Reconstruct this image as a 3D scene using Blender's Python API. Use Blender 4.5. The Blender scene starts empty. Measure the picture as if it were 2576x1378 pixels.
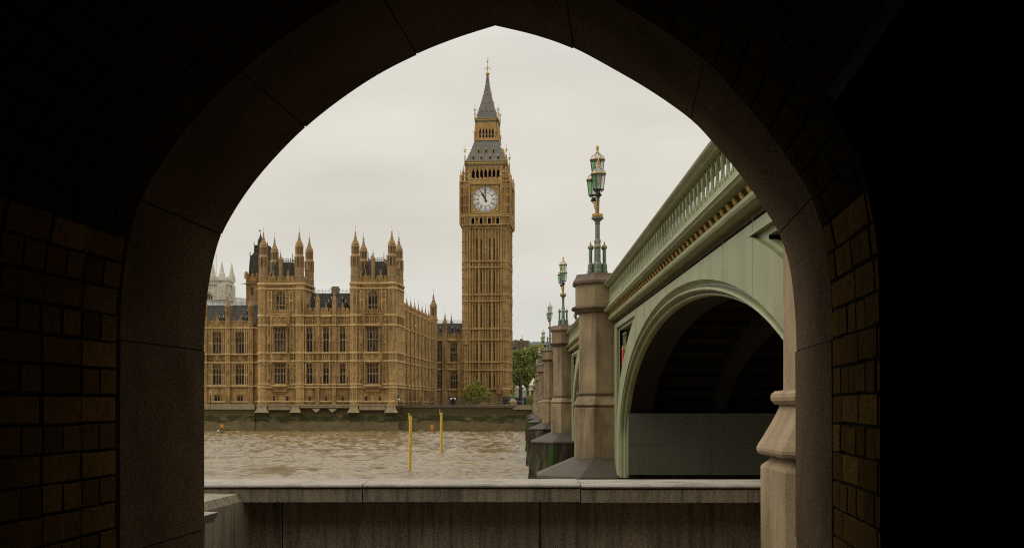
import bpy, math, random
import numpy as np
from mathutils import Vector, Matrix
from math import sin, cos, pi, sqrt, atan, tan, radians

random.seed(11)
SC = bpy.context.scene
COL = SC.collection
EYE = 6.0                      # eye height above the river (water z = 0)
F = 3048.0                     # focal length in survey units
# ------------------------------------------------------------------ camera
cam_d = bpy.data.cameras.new("camera")
cam = bpy.data.objects.new("camera", cam_d)
COL.objects.link(cam)
cam.location = (0, 0, EYE)
cam.rotation_euler = (radians(90), 0, 0)
cam_d.sensor_width = 36
cam_d.lens = F / 2576 * 36
cam_d.shift_y = 326 / 2576
cam_d.clip_start = 0.05
cam_d.clip_end = 20000
SC.camera = cam
# ------------------------------------------------------------------ world
SUN_EL, SUN_AZ = radians(40), radians(-80)     # azimuth from +Y (ahead), towards +X
W = bpy.data.worlds.new("World")
SC.world = W
W.use_nodes = True
nt = W.node_tree
nt.nodes.clear()
def wn(t, **k):
    n = nt.nodes.new(t)
    for a, b in k.items(): setattr(n, a, b)
    return n
wo = wn('ShaderNodeOutputWorld'); bg = wn('ShaderNodeBackground')
sky = wn('ShaderNodeTexSky', sky_type='NISHITA', sun_disc=False)
sky.sun_elevation = SUN_EL; sky.sun_rotation = SUN_AZ
sky.air_density = 1.5; sky.dust_density = 4.0
tc = wn('ShaderNodeTexCoord'); sep = wn('ShaderNodeSeparateXYZ')
nt.links.new(tc.outputs['Generated'], sep.inputs[0])
rmp = wn('ShaderNodeValToRGB')
cr = rmp.color_ramp
cr.elements[0].position = 0.0; cr.elements[0].color = (.77, .79, .75, 1)
cr.elements[1].position = 1.0; cr.elements[1].color = (2.0, 1.9, 1.66, 1)
for p, c in ((.05, (.765, .77, .715, 1)), (.13, (.725, .69, .62, 1)), (.20, (.745, .71, .635, 1)), (.32, (.81, .785, .70, 1)), (.36, (.85, .82, .73, 1)), (.55, (1.35, 1.29, 1.14, 1))):
    e = cr.elements.new(p); e.color = c
nt.links.new(sep.outputs['Z'], rmp.inputs[0])
mp = wn('ShaderNodeMapping'); mp.inputs['Scale'].default_value = (2.6, 2.6, 8.0)
nz = wn('ShaderNodeTexNoise'); nz.inputs['Scale'].default_value = 1.6; nz.inputs['Detail'].default_value = 5; nz.inputs['Roughness'].default_value = .5
nt.links.new(tc.outputs['Generated'], mp.inputs[0]); nt.links.new(mp.outputs[0], nz.inputs[0])
mr = wn('ShaderNodeMapRange'); mr.inputs[1].default_value = .3; mr.inputs[2].default_value = .7; mr.inputs[3].default_value = 9.0; mr.inputs[4].default_value = 11.0
nt.links.new(nz.outputs[0], mr.inputs[0])
vm = wn('ShaderNodeVectorMath', operation='SCALE')
nt.links.new(rmp.outputs[0], vm.inputs[0]); nt.links.new(mr.outputs[0], vm.inputs['Scale'])
mx = wn('ShaderNodeMixRGB'); mx.inputs[0].default_value = .93
nt.links.new(sky.outputs[0], mx.inputs[1]); nt.links.new(vm.outputs[0], mx.inputs[2])
nt.links.new(mx.outputs[0], bg.inputs[0]); bg.inputs[1].default_value = .1
nt.links.new(bg.outputs[0], wo.inputs[0])
# ------------------------------------------------------------------ sun (overcast)
sd = bpy.data.lights.new("sun", 'SUN'); sd.energy = 1.4; sd.angle = radians(40); sd.color = (1, .93, .82)
so = bpy.data.objects.new("sun", sd); COL.objects.link(so)
dirv = Vector((sin(SUN_AZ) * cos(SUN_EL), cos(SUN_AZ) * cos(SUN_EL), sin(SUN_EL)))
so.rotation_euler = dirv.to_track_quat('Z', 'Y').to_euler()
so.location = (-60, 20, 60)
# ------------------------------------------------------------------ exposure
vs = SC.view_settings
vs.view_transform = 'Standard'; vs.look = 'None'; vs.exposure = 0.0; vs.gamma = 1.0; vs.use_curve_mapping = False
SC.cycles.use_denoising = False
SC.cycles.filter_width = 1.15
SC.cycles.use_adaptive_sampling = False
SC.cycles.sample_clamp_indirect = 3.0
SC.cycles.max_bounces = 8
SC.cycles.diffuse_bounces = 3
SC.cycles.transparent_max_bounces = 8

# ================================================================== helpers
class MB:
    """collects faces of one mesh"""
    def __init__(s): s.v = []; s.f = []; s.m = []; s.cur = 0
    def add(s, vs_, fs):
        o = len(s.v); s.v += [tuple(p) for p in vs_]
        for f in fs: s.f.append(tuple(i + o for i in f)); s.m.append(s.cur)
    def box(s, x0, x1, y0, y1, z0, z1, j=0.0025):
        r = random.uniform
        if j: x0 -= r(0, j); x1 += r(0, j); y0 -= r(0, j); y1 += r(0, j); z0 -= r(0, j); z1 += r(0, j)
        s.add([(x0, y0, z0), (x1, y0, z0), (x1, y1, z0), (x0, y1, z0), (x0, y0, z1), (x1, y0, z1), (x1, y1, z1), (x0, y1, z1)],
              [(0, 3, 2, 1), (4, 5, 6, 7), (0, 1, 5, 4), (1, 2, 6, 5), (2, 3, 7, 6), (3, 0, 4, 7)])
    def prism(s, pts, a0, a1, axis='y'):
        """polygon pts=(p,q) extruded: axis y -> (p,a,q); axis x -> (a,p,q); axis z -> (p,q,a)"""
        n = len(pts)
        g = {'y': lambda p, a: (p[0], a, p[1]), 'x': lambda p, a: (a, p[0], p[1]), 'z': lambda p, a: (p[0], p[1], a)}[axis]
        s.add([g(p, a0) for p in pts] + [g(p, a1) for p in pts],
              [tuple(range(n)), tuple(range(2 * n - 1, n - 1, -1))] + [(i, i + n, (i + 1) % n + n, (i + 1) % n) for i in range(n)])
    def stack(s, cx, cy, prof, n=8, rot=None, sx=1.0, sy=1.0, capb=True, capt=True):
        """rings of (r,z); for n=4 r is the half side"""
        if rot is None: rot = pi / n
        k = 1 / cos(pi / n)
        V = []
        for (r, z) in prof:
            for i in range(n):
                a = rot + 2 * pi * i / n
                V.append((cx + r * k * cos(a) * sx, cy + r * k * sin(a) * sy, z))
        Fc = []
        for q in range(len(prof) - 1):
            for i in range(n):
                a, b = q * n + i, q * n + (i + 1) % n
                Fc.append((a, b, b + n, a + n))
        if capb: Fc.append(tuple(range(n - 1, -1, -1)))
        if capt: Fc.append(tuple(range((len(prof) - 1) * n, len(prof) * n)))
        s.add(V, Fc)
    def tube(s, pts, r, n=6, cap=True):
        pts = [Vector(p) for p in pts]
        rs = r if isinstance(r, (list, tuple)) else [r] * len(pts)
        V = []; Fc = []
        for i, p in enumerate(pts):
            d = (pts[min(i + 1, len(pts) - 1)] - pts[max(i - 1, 0)]).normalized()
            a = d.orthogonal().normalized() if i == 0 else (a - d * a.dot(d)).normalized()
            b = d.cross(a)
            for k in range(n):
                t = 2 * pi * k / n
                V.append(p + (a * cos(t) + b * sin(t)) * rs[i])
        for i in range(len(pts) - 1):
            for k in range(n):
                A, B = i * n + k, i * n + (k + 1) % n
                Fc.append((A, B, B + n, A + n))
        if cap: Fc.append(tuple(range(n - 1, -1, -1))); Fc.append(tuple(range((len(pts) - 1) * n, len(pts) * n)))
        s.add(V, Fc)
    def ball(s, c, r, n=8, m=6, sc=(1, 1, 1)):
        V = []; Fc = []
        for i in range(1, m):
            t = pi * i / m
            for k in range(n):
                a = 2 * pi * k / n
                V.append((c[0] + r * sin(t) * cos(a) * sc[0], c[1] + r * sin(t) * sin(a) * sc[1], c[2] + r * cos(t) * sc[2]))
        top = len(V); V.append((c[0], c[1], c[2] + r * sc[2])); V.append((c[0], c[1], c[2] - r * sc[2]))
        for i in range(m - 2):
            for k in range(n):
                a, b = i * n + k, i * n + (k + 1) % n
                Fc.append((a, a + n, b + n, b))
        for k in range(n):
            Fc.append((top, k, (k + 1) % n)); Fc.append((top + 1, (m - 2) * n + (k + 1) % n, (m - 2) * n + k))
        s.add(V, Fc)
    def rot4(s, src, ks=(0, 1, 2, 3)):
        """add src turned by quarter turns about z"""
        for k in ks:
            c, n = [(1, 0), (0, 1), (-1, 0), (0, -1)][k]
            m0 = s.m
            s.add([(x * c - y * n, x * n + y * c, z) for (x, y, z) in src.v], src.f)
            s.m[-len(src.f):] = src.m

DZ = {}
def obj(name, mb, mat, parent=None, loc=(0, 0, 0), smooth=False, rotz=0):
    me = bpy.data.meshes.new(name)
    dz = DZ.get(parent.name, 0) if parent else 0
    me.from_pydata([(x, y, z + dz) for (x, y, z) in mb.v] if dz else mb.v, [], mb.f)
    mats = mat if isinstance(mat, (list, tuple)) else [mat]
    for m in mats: me.materials.append(m)
    if len(mats) > 1: me.polygons.foreach_set('material_index', mb.m)
    if smooth: me.polygons.foreach_set('use_smooth', [True] * len(me.polygons))
    me.update()
    o = bpy.data.objects.new(name, me); COL.objects.link(o)
    if parent: o.parent = parent; DZ[o.name] = dz
    o.location = loc
    if rotz: o.rotation_euler = (0, 0, rotz)
    return o
def tag(o, label, cat, group=None):
    o['label'] = label; o['category'] = cat
    if group: o['group'] = group
    return o
def thing(name, label, cat, loc=(0, 0, 0), rotz=0, group=None, dz=0):
    o = bpy.data.objects.new(name, None); COL.objects.link(o)
    o.location = loc; o.rotation_euler = (0, 0, rotz); o.empty_display_size = .5
    DZ[o.name] = dz
    return tag(o, label, cat, group)
def dup(root, loc, label, rotz=None):
    r = root.copy(); COL.objects.link(r); r.location = loc; r['label'] = label
    if rotz is not None: r.rotation_euler = (0, 0, rotz)
    for ch in list(root.children):
        c = ch.copy(); COL.objects.link(c); c.parent = r
        for g in list(ch.children):
            d = g.copy(); COL.objects.link(d); d.parent = c
    return r
def struct(name, mb, mat, **k):
    o = obj(name, mb, mat, **k); o['kind'] = 'structure'; return o

# ------------------------------------------------------------------ materials
def newmat(name):
    m = bpy.data.materials.new(name); m.use_nodes = True
    n = m.node_tree.nodes; l = m.node_tree.links
    return m, n, l, n['Principled BSDF']
def mixc(n, l, fac, a, b, mode='MIX'):
    x = n.new('ShaderNodeMixRGB'); x.blend_type = mode
    for i, v in ((0, fac), (1, a), (2, b)):
        if hasattr(v, 'links') or hasattr(v, 'node'): l.new(v, x.inputs[i])
        elif isinstance(v, (tuple, list)): x.inputs[i].default_value = (*v[:3], 1)
        else: x.inputs[i].default_value = v
    return x.outputs[0]
def noise(n, l, vec, scale, detail=4, rough=.55, lo=.35, hi=.65):
    t = n.new('ShaderNodeTexNoise'); t.inputs['Scale'].default_value = scale
    t.inputs['Detail'].default_value = detail; t.inputs['Roughness'].default_value = rough
    l.new(vec, t.inputs[0])
    r = n.new('ShaderNodeMapRange'); r.inputs[1].default_value = lo; r.inputs[2].default_value = hi
    l.new(t.outputs[0], r.inputs[0])
    return r.outputs[0]
def mapped(n, l, vec, sc):
    m = n.new('ShaderNodeMapping'); m.inputs['Scale'].default_value = sc
    l.new(vec, m.inputs[0]); return m.outputs[0]
def mul(n, l, a, k):
    m = n.new('ShaderNodeMath'); m.operation = 'MULTIPLY'; l.new(a, m.inputs[0])
    if isinstance(k, (int, float)): m.inputs[1].default_value = k
    else: l.new(k, m.inputs[1])
    return m.outputs[0]
def stone(name, c1, c2, dark, patch=.25, fine=6, streak=(3, 3, .25), streak_amt=.5, rough=.9, bump=.3, bscale=12, bdist=.02, spec=.25, blocks=None, grain=.28):
    """weathered masonry or paint: two patchy tones, fine grain, run-down dirt streaks"""
    m, n, l, b = newmat(name)
    tcn = n.new('ShaderNodeTexCoord'); v = tcn.outputs['Object']
    c = mixc(n, l, noise(n, l, v, patch, 5), c1, c2)
    if blocks:
        br = n.new('ShaderNodeTexBrick')
        sx = n.new('ShaderNodeSeparateXYZ'); l.new(v, sx.inputs[0])
        ad = n.new('ShaderNodeMath'); l.new(sx.outputs[0], ad.inputs[0]); l.new(sx.outputs[1], ad.inputs[1])
        cb = n.new('ShaderNodeCombineXYZ'); l.new(ad.outputs[0], cb.inputs[0]); l.new(sx.outputs[2], cb.inputs[1])
        l.new(cb.outputs[0], br.inputs[0])
        br.inputs['Scale'].default_value = 1; br.inputs['Brick Width'].default_value = blocks[0]; br.inputs['Row Height'].default_value = blocks[1]
        br.inputs['Mortar Size'].default_value = blocks[2]; br.inputs['Color1'].default_value = (1, 1, 1, 1); br.inputs['Color2'].default_value = (blocks[3],) * 3 + (1,)
        br.inputs['Mortar'].default_value = (blocks[4],) * 3 + (1,)
        c = mixc(n, l, 1.0, c, br.outputs[0], 'MULTIPLY')
    s = noise(n, l, mapped(n, l, v, streak), 1.0, 6, .65, .45, .75)
    c = mixc(n, l, mul(n, l, s, streak_amt), c, dark)
    g = noise(n, l, v, fine, 6, .7, .3, .7)
    c = mixc(n, l, mul(n, l, g, grain), c, dark)
    l.new(c, b.inputs['Base Color'])
    b.inputs['Roughness'].default_value = rough; b.inputs['Specular IOR Level'].default_value = spec
    if bump:
        bp = n.new('ShaderNodeBump'); bp.inputs['Strength'].default_value = bump; bp.inputs['Distance'].default_value = bdist
        l.new(noise(n, l, v, bscale, 5, .6, .2, .8), bp.inputs['Height']); l.new(bp.outputs[0], b.inputs['Normal'])
    return m
def plain(name, col, rough=.5, metal=0, spec=.5, vary=.25, scale=8):
    m, n, l, b = newmat(name)
    tcn = n.new('ShaderNodeTexCoord')
    c = mixc(n, l, noise(n, l, tcn.outputs['Object'], scale, 4), col, tuple(x * (1 - vary) for x in col))
    l.new(c, b.inputs['Base Color'])
    b.inputs['Roughness'].default_value = rough; b.inputs['Metallic'].default_value = metal; b.inputs['Specular IOR Level'].default_value = spec
    return m

M = {}
M['lime'] = stone('honey_limestone', (.59, .375, .148), (.33, .198, .074), (.042, .027, .014), patch=.22, fine=1.8, streak=(1.0, 1.0, .16), streak_amt=.8, grain=.4, bump=.5, bscale=3, bdist=.1, blocks=(1.1, .42, .012, .86, .75))
M['lime_top'] = stone('weathered_limestone', (.40, .265, .125), (.27, .17, .08), (.06, .042, .026), patch=.3, fine=2.5, streak=(2, 2, .2), streak_amt=.45, bump=.4, bscale=4, bdist=.08)
M['trim'] = stone('lit_dressed_limestone', (.66, .47, .225), (.50, .335, .148), (.09, .06, .032), patch=.5, fine=2.5, streak=(1.5, 1.5, .3), streak_amt=.4, bump=.3, bscale=4, bdist=.05)  # paler tone paints in the light that strings and ribs catch
M['tower_trim'] = stone('tower_dressed_limestone', (.54, .355, .15), (.38, .24, .094), (.07, .047, .028), patch=.4, fine=2, streak=(1.2, 1.2, .15), streak_amt=.5, bump=.3, bscale=4, bdist=.05)
M['lime_tower'] = stone('tower_limestone', (.48, .30, .112), (.28, .168, .062), (.045, .03, .018), patch=.18, fine=1.6, streak=(1.0, 1.0, .1), streak_amt=.75, grain=.4, bump=.5, bscale=3, bdist=.1)
M['slate'] = stone('roof_slate', (.075, .068, .056), (.05, .046, .038), (.022, .021, .02), patch=.4, fine=3, streak=(2.2, 2.2, .1), streak_amt=.5, rough=.8, bump=.4, bscale=5, bdist=.05, spec=.08, blocks=(.95, 1.6, .05, .8, .45))
M['iron_roof'] = stone('cast_iron_roof', (.20, .19, .172), (.15, .145, .132), (.065, .062, .056), patch=.4, fine=3, streak=(3, 3, .12), streak_amt=.5, rough=.55, bump=.4, bscale=5, bdist=.05, spec=.4, blocks=(.42, .34, .03, .75, .5))
M['gold'] = plain('gilding', (.56, .36, .10), .4, .7, .5, .5, 5)
M['goldstone'] = stone('gilded_stonework', (.55, .33, .085), (.40, .23, .06), (.09, .06, .03), patch=1.0, fine=3, streak=(2, 2, .3), streak_amt=.4, rough=.5, bump=.4, bscale=5, bdist=.05, spec=.5)
M['black'] = plain('black_void', (.008, .008, .008), .8, 0, .2)
M['ironblack'] = plain('black_iron', (.014, .014, .015), .45, 0, .5)
M['dial'] = plain('opal_dial', (.80, .78, .70), .4, 0, .4, .15, 2.5)
M['dialdark'] = plain('dial_iron', (.035, .045, .055), .5, 0, .4)
M['frieze_green'] = plain('dark_green_frieze', (.06, .075, .055), .6, 0, .4, .5, 2)
M['slit'] = plain('deep_slit_stone', (.05, .036, .022), .9, 0, .1, .4, 2)
M['pale'] = stone('pale_church_stone', (.62, .57, .47), (.52, .47, .38), (.24, .21, .165), patch=.2, fine=1.5, streak=(1, 1, .1), streak_amt=.5, bump=.3, bscale=3, bdist=.08)
M['foot'] = stone('pale_plinth_stone', (.36, .285, .175), (.28, .215, .125), (.09, .07, .038), patch=.4, fine=2, streak=(1.5, 1.5, .3), streak_amt=.45, bump=.3, bscale=4, bdist=.05)
M['granite'] = stone('bridge_granite', (.32, .24, .137), (.205, .15, .084), (.05, .033, .02), patch=1.1, fine=40, grain=.4, streak=(1.7, 1.7, .4), streak_amt=.9, bump=.35, bscale=60, bdist=.006, rough=.8)
M['granite_cap'] = stone('stained_granite', (.15, .10, .065), (.10, .068, .045), (.035, .024, .017), patch=1.5, fine=40, streak=(3, 3, .8), streak_amt=.6, bump=.35, bscale=60, bdist=.006, rough=.65)
M['apron'] = stone('wet_granite_apron', (.075, .06, .043), (.052, .042, .03), (.02, .017, .014), patch=.9, fine=20, streak=(2, 2, 1), streak_amt=.3, bump=.25, bscale=30, bdist=.01, rough=.6, spec=.2)
M['green'] = stone('pale_green_paint', (.245, .265, .145), (.20, .218, .115), (.075, .066, .036), patch=.8, fine=14, streak=(1.3, 1.3, .5), streak_amt=.4, bump=.12, bscale=18, bdist=.008, rough=.5, spec=.4)
M['greendark'] = stone('dark_green_paint', (.12, .165, .10), (.095, .13, .08), (.05, .055, .035), patch=1, fine=9, streak=(4, 4, .4), streak_amt=.4, bump=.12, bscale=20, bdist=.006, rough=.42, spec=.5)
M['soffit'] = stone('shade_dark_ironwork', (.015, .012, .008), (.011, .009, .006), (.005, .004, .003), patch=.6, fine=8, streak=(2, 2, 2), streak_amt=.3, bump=.2, bscale=10, bdist=.02)  # shade under the bridge painted into the ironwork colour
M['cladding'] = stone('grey_green_cladding', (.125, .13, .095), (.10, .105, .075), (.06, .06, .045), patch=.35, fine=4, streak=(1.2, 1.2, .2), streak_amt=.45, bump=.05, bscale=10, bdist=.01, rough=.55)
M['archstone'] = stone('arch_granite', (.185, .133, .087), (.125, .09, .059), (.04, .028, .018), patch=1.3, fine=120, streak=(1.6, 1.6, 1.2), streak_amt=.7, bump=.7, bscale=60, bdist=.007, rough=.9, grain=.5, spec=0)
M['brick'] = None
M['parapet'] = stone('streaked_parapet_granite', (.34, .285, .21), (.25, .21, .15), (.014, .012, .009), patch=1.5, fine=90, grain=.5, streak=(19, 19, 1.3), streak_amt=.85, bump=.5, bscale=90, bdist=.005, rough=.85)
M['coping'] = stone('pale_coping_granite', (.36, .325, .28), (.255, .228, .19), (.075, .06, .045), patch=1.6, fine=60, grain=.45, streak=(3.5, 3.5, 2), streak_amt=.75, bump=.4, bscale=90, bdist=.004, rough=.6)
M['tunnel_shade'] = stone('shade_dark_brick', (.05, .034, .016), (.034, .023, .012), (.012, .008, .005), patch=2, fine=20, streak=(3, 3, 1), streak_amt=.4, bump=.4, bscale=30, bdist=.01, rough=1, spec=0)  # shade of the vault and side passage put into a dark colour
M['mortar'] = plain('dark_mortar', (.02, .015, .009), .95, 0, .1)
M['paving'] = stone('paving_slabs', (.13, .115, .09), (.10, .088, .07), (.08, .07, .06), patch=1, fine=20, streak=(1, 1, 1), streak_amt=.3, bump=.2, bscale=40, bdist=.005, blocks=(.9, .6, .012, .85, .5))
M['land'] = stone('far_bank_ground', (.16, .15, .12), (.12, .12, .08), (.06, .06, .04), patch=.05, fine=.5, streak=(.3, .3, .3), streak_amt=.3, bump=0)
M['yellow'] = stone('yellow_paint', (.66, .43, .055), (.56, .36, .05), (.22, .14, .03), patch=1.5, fine=8, streak=(5, 5, .5), streak_amt=.4, bump=.1, bscale=10, bdist=.01, rough=.5, spec=.4)
M['orange'] = plain('orange_paint', (.72, .30, .03), .55, 0, .4, .3, 6)
M['bark'] = stone('bark', (.07, .055, .04), (.045, .036, .028), (.02, .016, .013), patch=2, fine=6, streak=(4, 4, .5), streak_amt=.5, bump=.3, bscale=8, bdist=.03)
M['sheet'] = stone('white_sheeting', (.74, .73, .70), (.68, .67, .64), (.45, .44, .42), patch=.2, fine=1, streak=(.4, .4, .1), streak_amt=.3, bump=0, rough=.6)
M['brownblock'] = stone('brown_block_stone', (.20, .15, .10), (.16, .12, .085), (.07, .055, .04), patch=.1, fine=1, streak=(.7, .7, .1), streak_amt=.5, bump=0)
M['greymetal'] = plain('grey_metal', (.28, .29, .30), .5, .2, .5, .2, 3)
M['cloth'] = plain('dark_navy_cloth', (.018, .02, .028), .9, 0, .2)
M['skin'] = plain('skin', (.45, .26, .18), .6, 0, .4, .15)
M['hair'] = plain('dark_hair', (.02, .014, .01), .7, 0, .3)
M['red'] = plain('red_enamel', (.42, .035, .02), .5, 0, .4, .3, 6)
M['blue'] = plain('blue_enamel', (.09, .16, .30), .5, 0, .4, .3, 6)
M['white'] = plain('white_paint', (.72, .70, .66), .5, 0, .4, .15, 6)

def window_glass(name, lo, hi, scale=.9, rough=.3):
    m, n, l, b = newmat(name)
    tcn = n.new('ShaderNodeTexCoord')
    c = mixc(n, l, noise(n, l, mapped(n, l, tcn.outputs['Object'], (1.6, 1.6, .5)), scale, 2, .5, .42, .6), lo, hi)
    l.new(c, b.inputs['Base Color']); b.inputs['Roughness'].default_value = rough; b.inputs['Specular IOR Level'].default_value = .2
    return m
M['glass'] = window_glass('leaded_window_glass', (.006, .006, .006), (.03, .029, .027))
M['glass2'] = window_glass('pale_blind_glass', (.012, .011, .01), (.10, .092, .078))
def lamp_glass(name, col):
    m, n, l, b = newmat(name)
    b.inputs['Base Color'].default_value = (*col, 1); b.inputs['Roughness'].default_value = .15
    tr = n.new('ShaderNodeBsdfTransparent'); tr.inputs[0].default_value = (*[min(1, x * 1.6 + .2) for x in col], 1)
    tl = n.new('ShaderNodeBsdfTranslucent'); tl.inputs[0].default_value = (*col, 1)
    a = n.new('ShaderNodeMixShader'); a.inputs[0].default_value = .55; l.new(b.outputs[0], a.inputs[1]); l.new(tl.outputs[0], a.inputs[2])
    c = n.new('ShaderNodeMixShader'); c.inputs[0].default_value = .55; l.new(a.outputs[0], c.inputs[1]); l.new(tr.outputs[0], c.inputs[2])
    l.new(c.outputs[0], n['Material Output'].inputs[0])
    return m
M['lampclear'] = lamp_glass('clear_lamp_glass', (.62, .63, .58))
M['lampgreen'] = lamp_glass('green_lamp_glass', (.24, .42, .23))

def brick_mat():
    m, n, l, b = newmat('glazed_yellow_brick')
    g = n.new('ShaderNodeNewGeometry'); tcn = n.new('ShaderNodeTexCoord')
    rp = n.new('ShaderNodeValToRGB'); r = rp.color_ramp
    r.elements[0].color = (.075, .046, .015, 1); r.elements[1].color = (.21, .128, .04, 1)
    e = r.elements.new(.35); e.color = (.155, .094, .029, 1)
    e = r.elements.new(.7); e.color = (.11, .065, .023, 1)
    l.new(g.outputs['Random Per Island'], rp.inputs[0])
    v = tcn.outputs['Object']
    c = mixc(n, l, mul(n, l, noise(n, l, v, 30, 5, .65, .45, .7), .6), rp.outputs[0], (.05, .034, .02))
    c = mixc(n, l, mul(n, l, noise(n, l, v, 3, 4, .6, .5, .75), .6), c, (.045, .03, .018))
    l.new(c, b.inputs['Base Color']); b.inputs['Roughness'].default_value = .8; b.inputs['Specular IOR Level'].default_value = 0
    bp = n.new('ShaderNodeBump'); bp.inputs['Strength'].default_value = .4; bp.inputs['Distance'].default_value = .004
    l.new(noise(n, l, v, 45, 5, .6, .2, .8), bp.inputs['Height']); l.new(bp.outputs[0], b.inputs['Normal'])
    return m
M['brick'] = brick_mat()

def river_wall_mat():
    m, n, l, b = newmat('tidal_river_wall')
    tcn = n.new('ShaderNodeTexCoord'); v = tcn.outputs['Object']
    sx = n.new('ShaderNodeSeparateXYZ'); l.new(v, sx.inputs[0])
    w = n.new('ShaderNodeMath'); w.operation = 'MULTIPLY_ADD'
    l.new(noise(n, l, mapped(n, l, v, (.22, .22, .9)), 1.0, 9, .75, .25, .75), w.inputs[0]); w.inputs[1].default_value = 1.7; l.new(sx.outputs[2], w.inputs[2])
    # w = z + 0..1.7 ; z measured from the water
    def band(lo, hi, soft):
        a = n.new('ShaderNodeMapRange'); a.inputs[1].default_value = lo; a.inputs[2].default_value = lo + soft; l.new(w.outputs[0], a.inputs[0])
        c = n.new('ShaderNodeMapRange'); c.inputs[1].default_value = hi; c.inputs[2].default_value = hi + soft; c.inputs[3].default_value = 1; c.inputs[4].default_value = 0; l.new(w.outputs[0], c.inputs[0])
        return mul(n, l, a.outputs[0], c.outputs[0])
    base = mixc(n, l, noise(n, l, v, .35, 6, .65), (.18, .14, .07), (.125, .096, .05))
    br = n.new('ShaderNodeTexBrick'); ad = n.new('ShaderNodeCombineXYZ'); l.new(sx.outputs[0], ad.inputs[0]); l.new(sx.outputs[2], ad.inputs[1])
    l.new(ad.outputs[0], br.inputs[0]); br.inputs['Scale'].default_value = 1; br.inputs['Brick Width'].default_value = 1.6; br.inputs['Row Height'].default_value = .62; br.inputs['Mortar Size'].default_value = .03
    br.inputs['Color1'].default_value = (1, 1, 1, 1); br.inputs['Color2'].default_value = (.86, .86, .86, 1); br.inputs['Mortar'].default_value = (.72, .72, .72, 1)
    base = mixc(n, l, 1, base, br.outputs[0], 'MULTIPLY')
    up = band(3.9, 9, .8)
    c = mixc(n, l, up, base, (.105, .082, .035))
    c = mixc(n, l, mul(n, l, band(4.3, 5.6, .5), .6), c, (.04, .03, .016))
    c = mixc(n, l, mul(n, l, mul(n, l, band(2.9, 4.3, .1), noise(n, l, mapped(n, l, v, (.35, .35, .9)), 1.0, 8, .75, .40, .50)), .85), c, (.022, .03, .008))
    c = mixc(n, l, mul(n, l, band(-1, .75, .3), .8), c, (.06, .045, .022))
    c = mixc(n, l, mul(n, l, noise(n, l, mapped(n, l, v, (1.2, 1.2, 2.4)), 1.0, 6, .7, .6, .7), .55), c, (.03, .024, .012))
    l.new(c, b.inputs['Base Color']); b.inputs['Roughness'].default_value = .85; b.inputs['Specular IOR Level'].default_value = .1
    bp = n.new('ShaderNodeBump'); bp.inputs['Strength'].default_value = .5; bp.inputs['Distance'].default_value = .1
    l.new(noise(n, l, v, 3, 5, .6, .2, .8), bp.inputs['Height']); l.new(bp.outputs[0], b.inputs['Normal'])
    return m
M['riverwall'] = river_wall_mat()

def pier_base_mat():
    m, n, l, b = newmat('algae_pier_base')
    tcn = n.new('ShaderNodeTexCoord'); v = tcn.outputs['Object']
    c = mixc(n, l, noise(n, l, v, .8, 6, .65), (.04, .028, .018), (.018, .013, .009))
    c = mixc(n, l, mul(n, l, noise(n, l, mapped(n, l, v, (2, 2, .4)), 1, 5, .6, .55, .7), .7), c, (.15, .11, .07))
    c = mixc(n, l, mul(n, l, noise(n, l, mapped(n, l, v, (1, 1, .6)), .9, 5, .6, .5, .58), .85), c, (.025, .045, .01))
    l.new(c, b.inputs['Base Color']); b.inputs['Roughness'].default_value = .8; b.inputs['Specular IOR Level'].default_value = .1
    return m
M['pierbase'] = pier_base_mat()

def water_mat():
    m, n, l, b = newmat('muddy_river_water')
    tcn = n.new('ShaderNodeTexCoord'); v = tcn.outputs['Object']
    c = mixc(n, l, noise(n, l, mapped(n, l, v, (.05, .12, 1)), 1, 5, .6), (.18, .13, .064), (.125, .09, .044))
    l.new(c, b.inputs['Base Color']); b.inputs['Roughness'].default_value = .1; b.inputs['IOR'].default_value = 1.33
    bp = n.new('ShaderNodeBump'); bp.inputs['Strength'].default_value = .45; bp.inputs['Distance'].default_value = .08
    l.new(noise(n, l, mapped(n, l, v, (.8, 1.5, 1)), 1.6, 7, .62, .2, .8), bp.inputs['Height']); l.new(bp.outputs[0], b.inputs['Normal'])
    return m
M['water'] = water_mat()

def leaf_mat(name, a, b_, c_):
    m, n, l, b = newmat(name)
    g = n.new('ShaderNodeNewGeometry')
    rp = n.new('ShaderNodeValToRGB'); r = rp.color_ramp
    r.elements[0].color = (*a, 1); r.elements[1].color = (*b_, 1); e = r.elements.new(.55); e.color = (*c_, 1)
    l.new(g.outputs['Random Per Island'], rp.inputs[0])
    l.new(rp.outputs[0], b.inputs['Base Color']); b.inputs['Roughness'].default_value = .6
    tl = n.new('ShaderNodeBsdfTranslucent'); l.new(rp.outputs[0], tl.inputs[0])
    mxs = n.new('ShaderNodeMixShader'); mxs.inputs[0].default_value = .3
    l.new(b.outputs[0], mxs.inputs[1]); l.new(tl.outputs[0], mxs.inputs[2]); l.new(mxs.outputs[0], n['Material Output'].inputs[0])
    return m
M['leaf'] = leaf_mat('plane_tree_leaves', (.10, .125, .026), (.27, .29, .07), (.175, .205, .045))
M['leaf2'] = leaf_mat('spring_bush_leaves', (.11, .135, .018), (.30, .30, .045), (.20, .215, .028))

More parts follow.
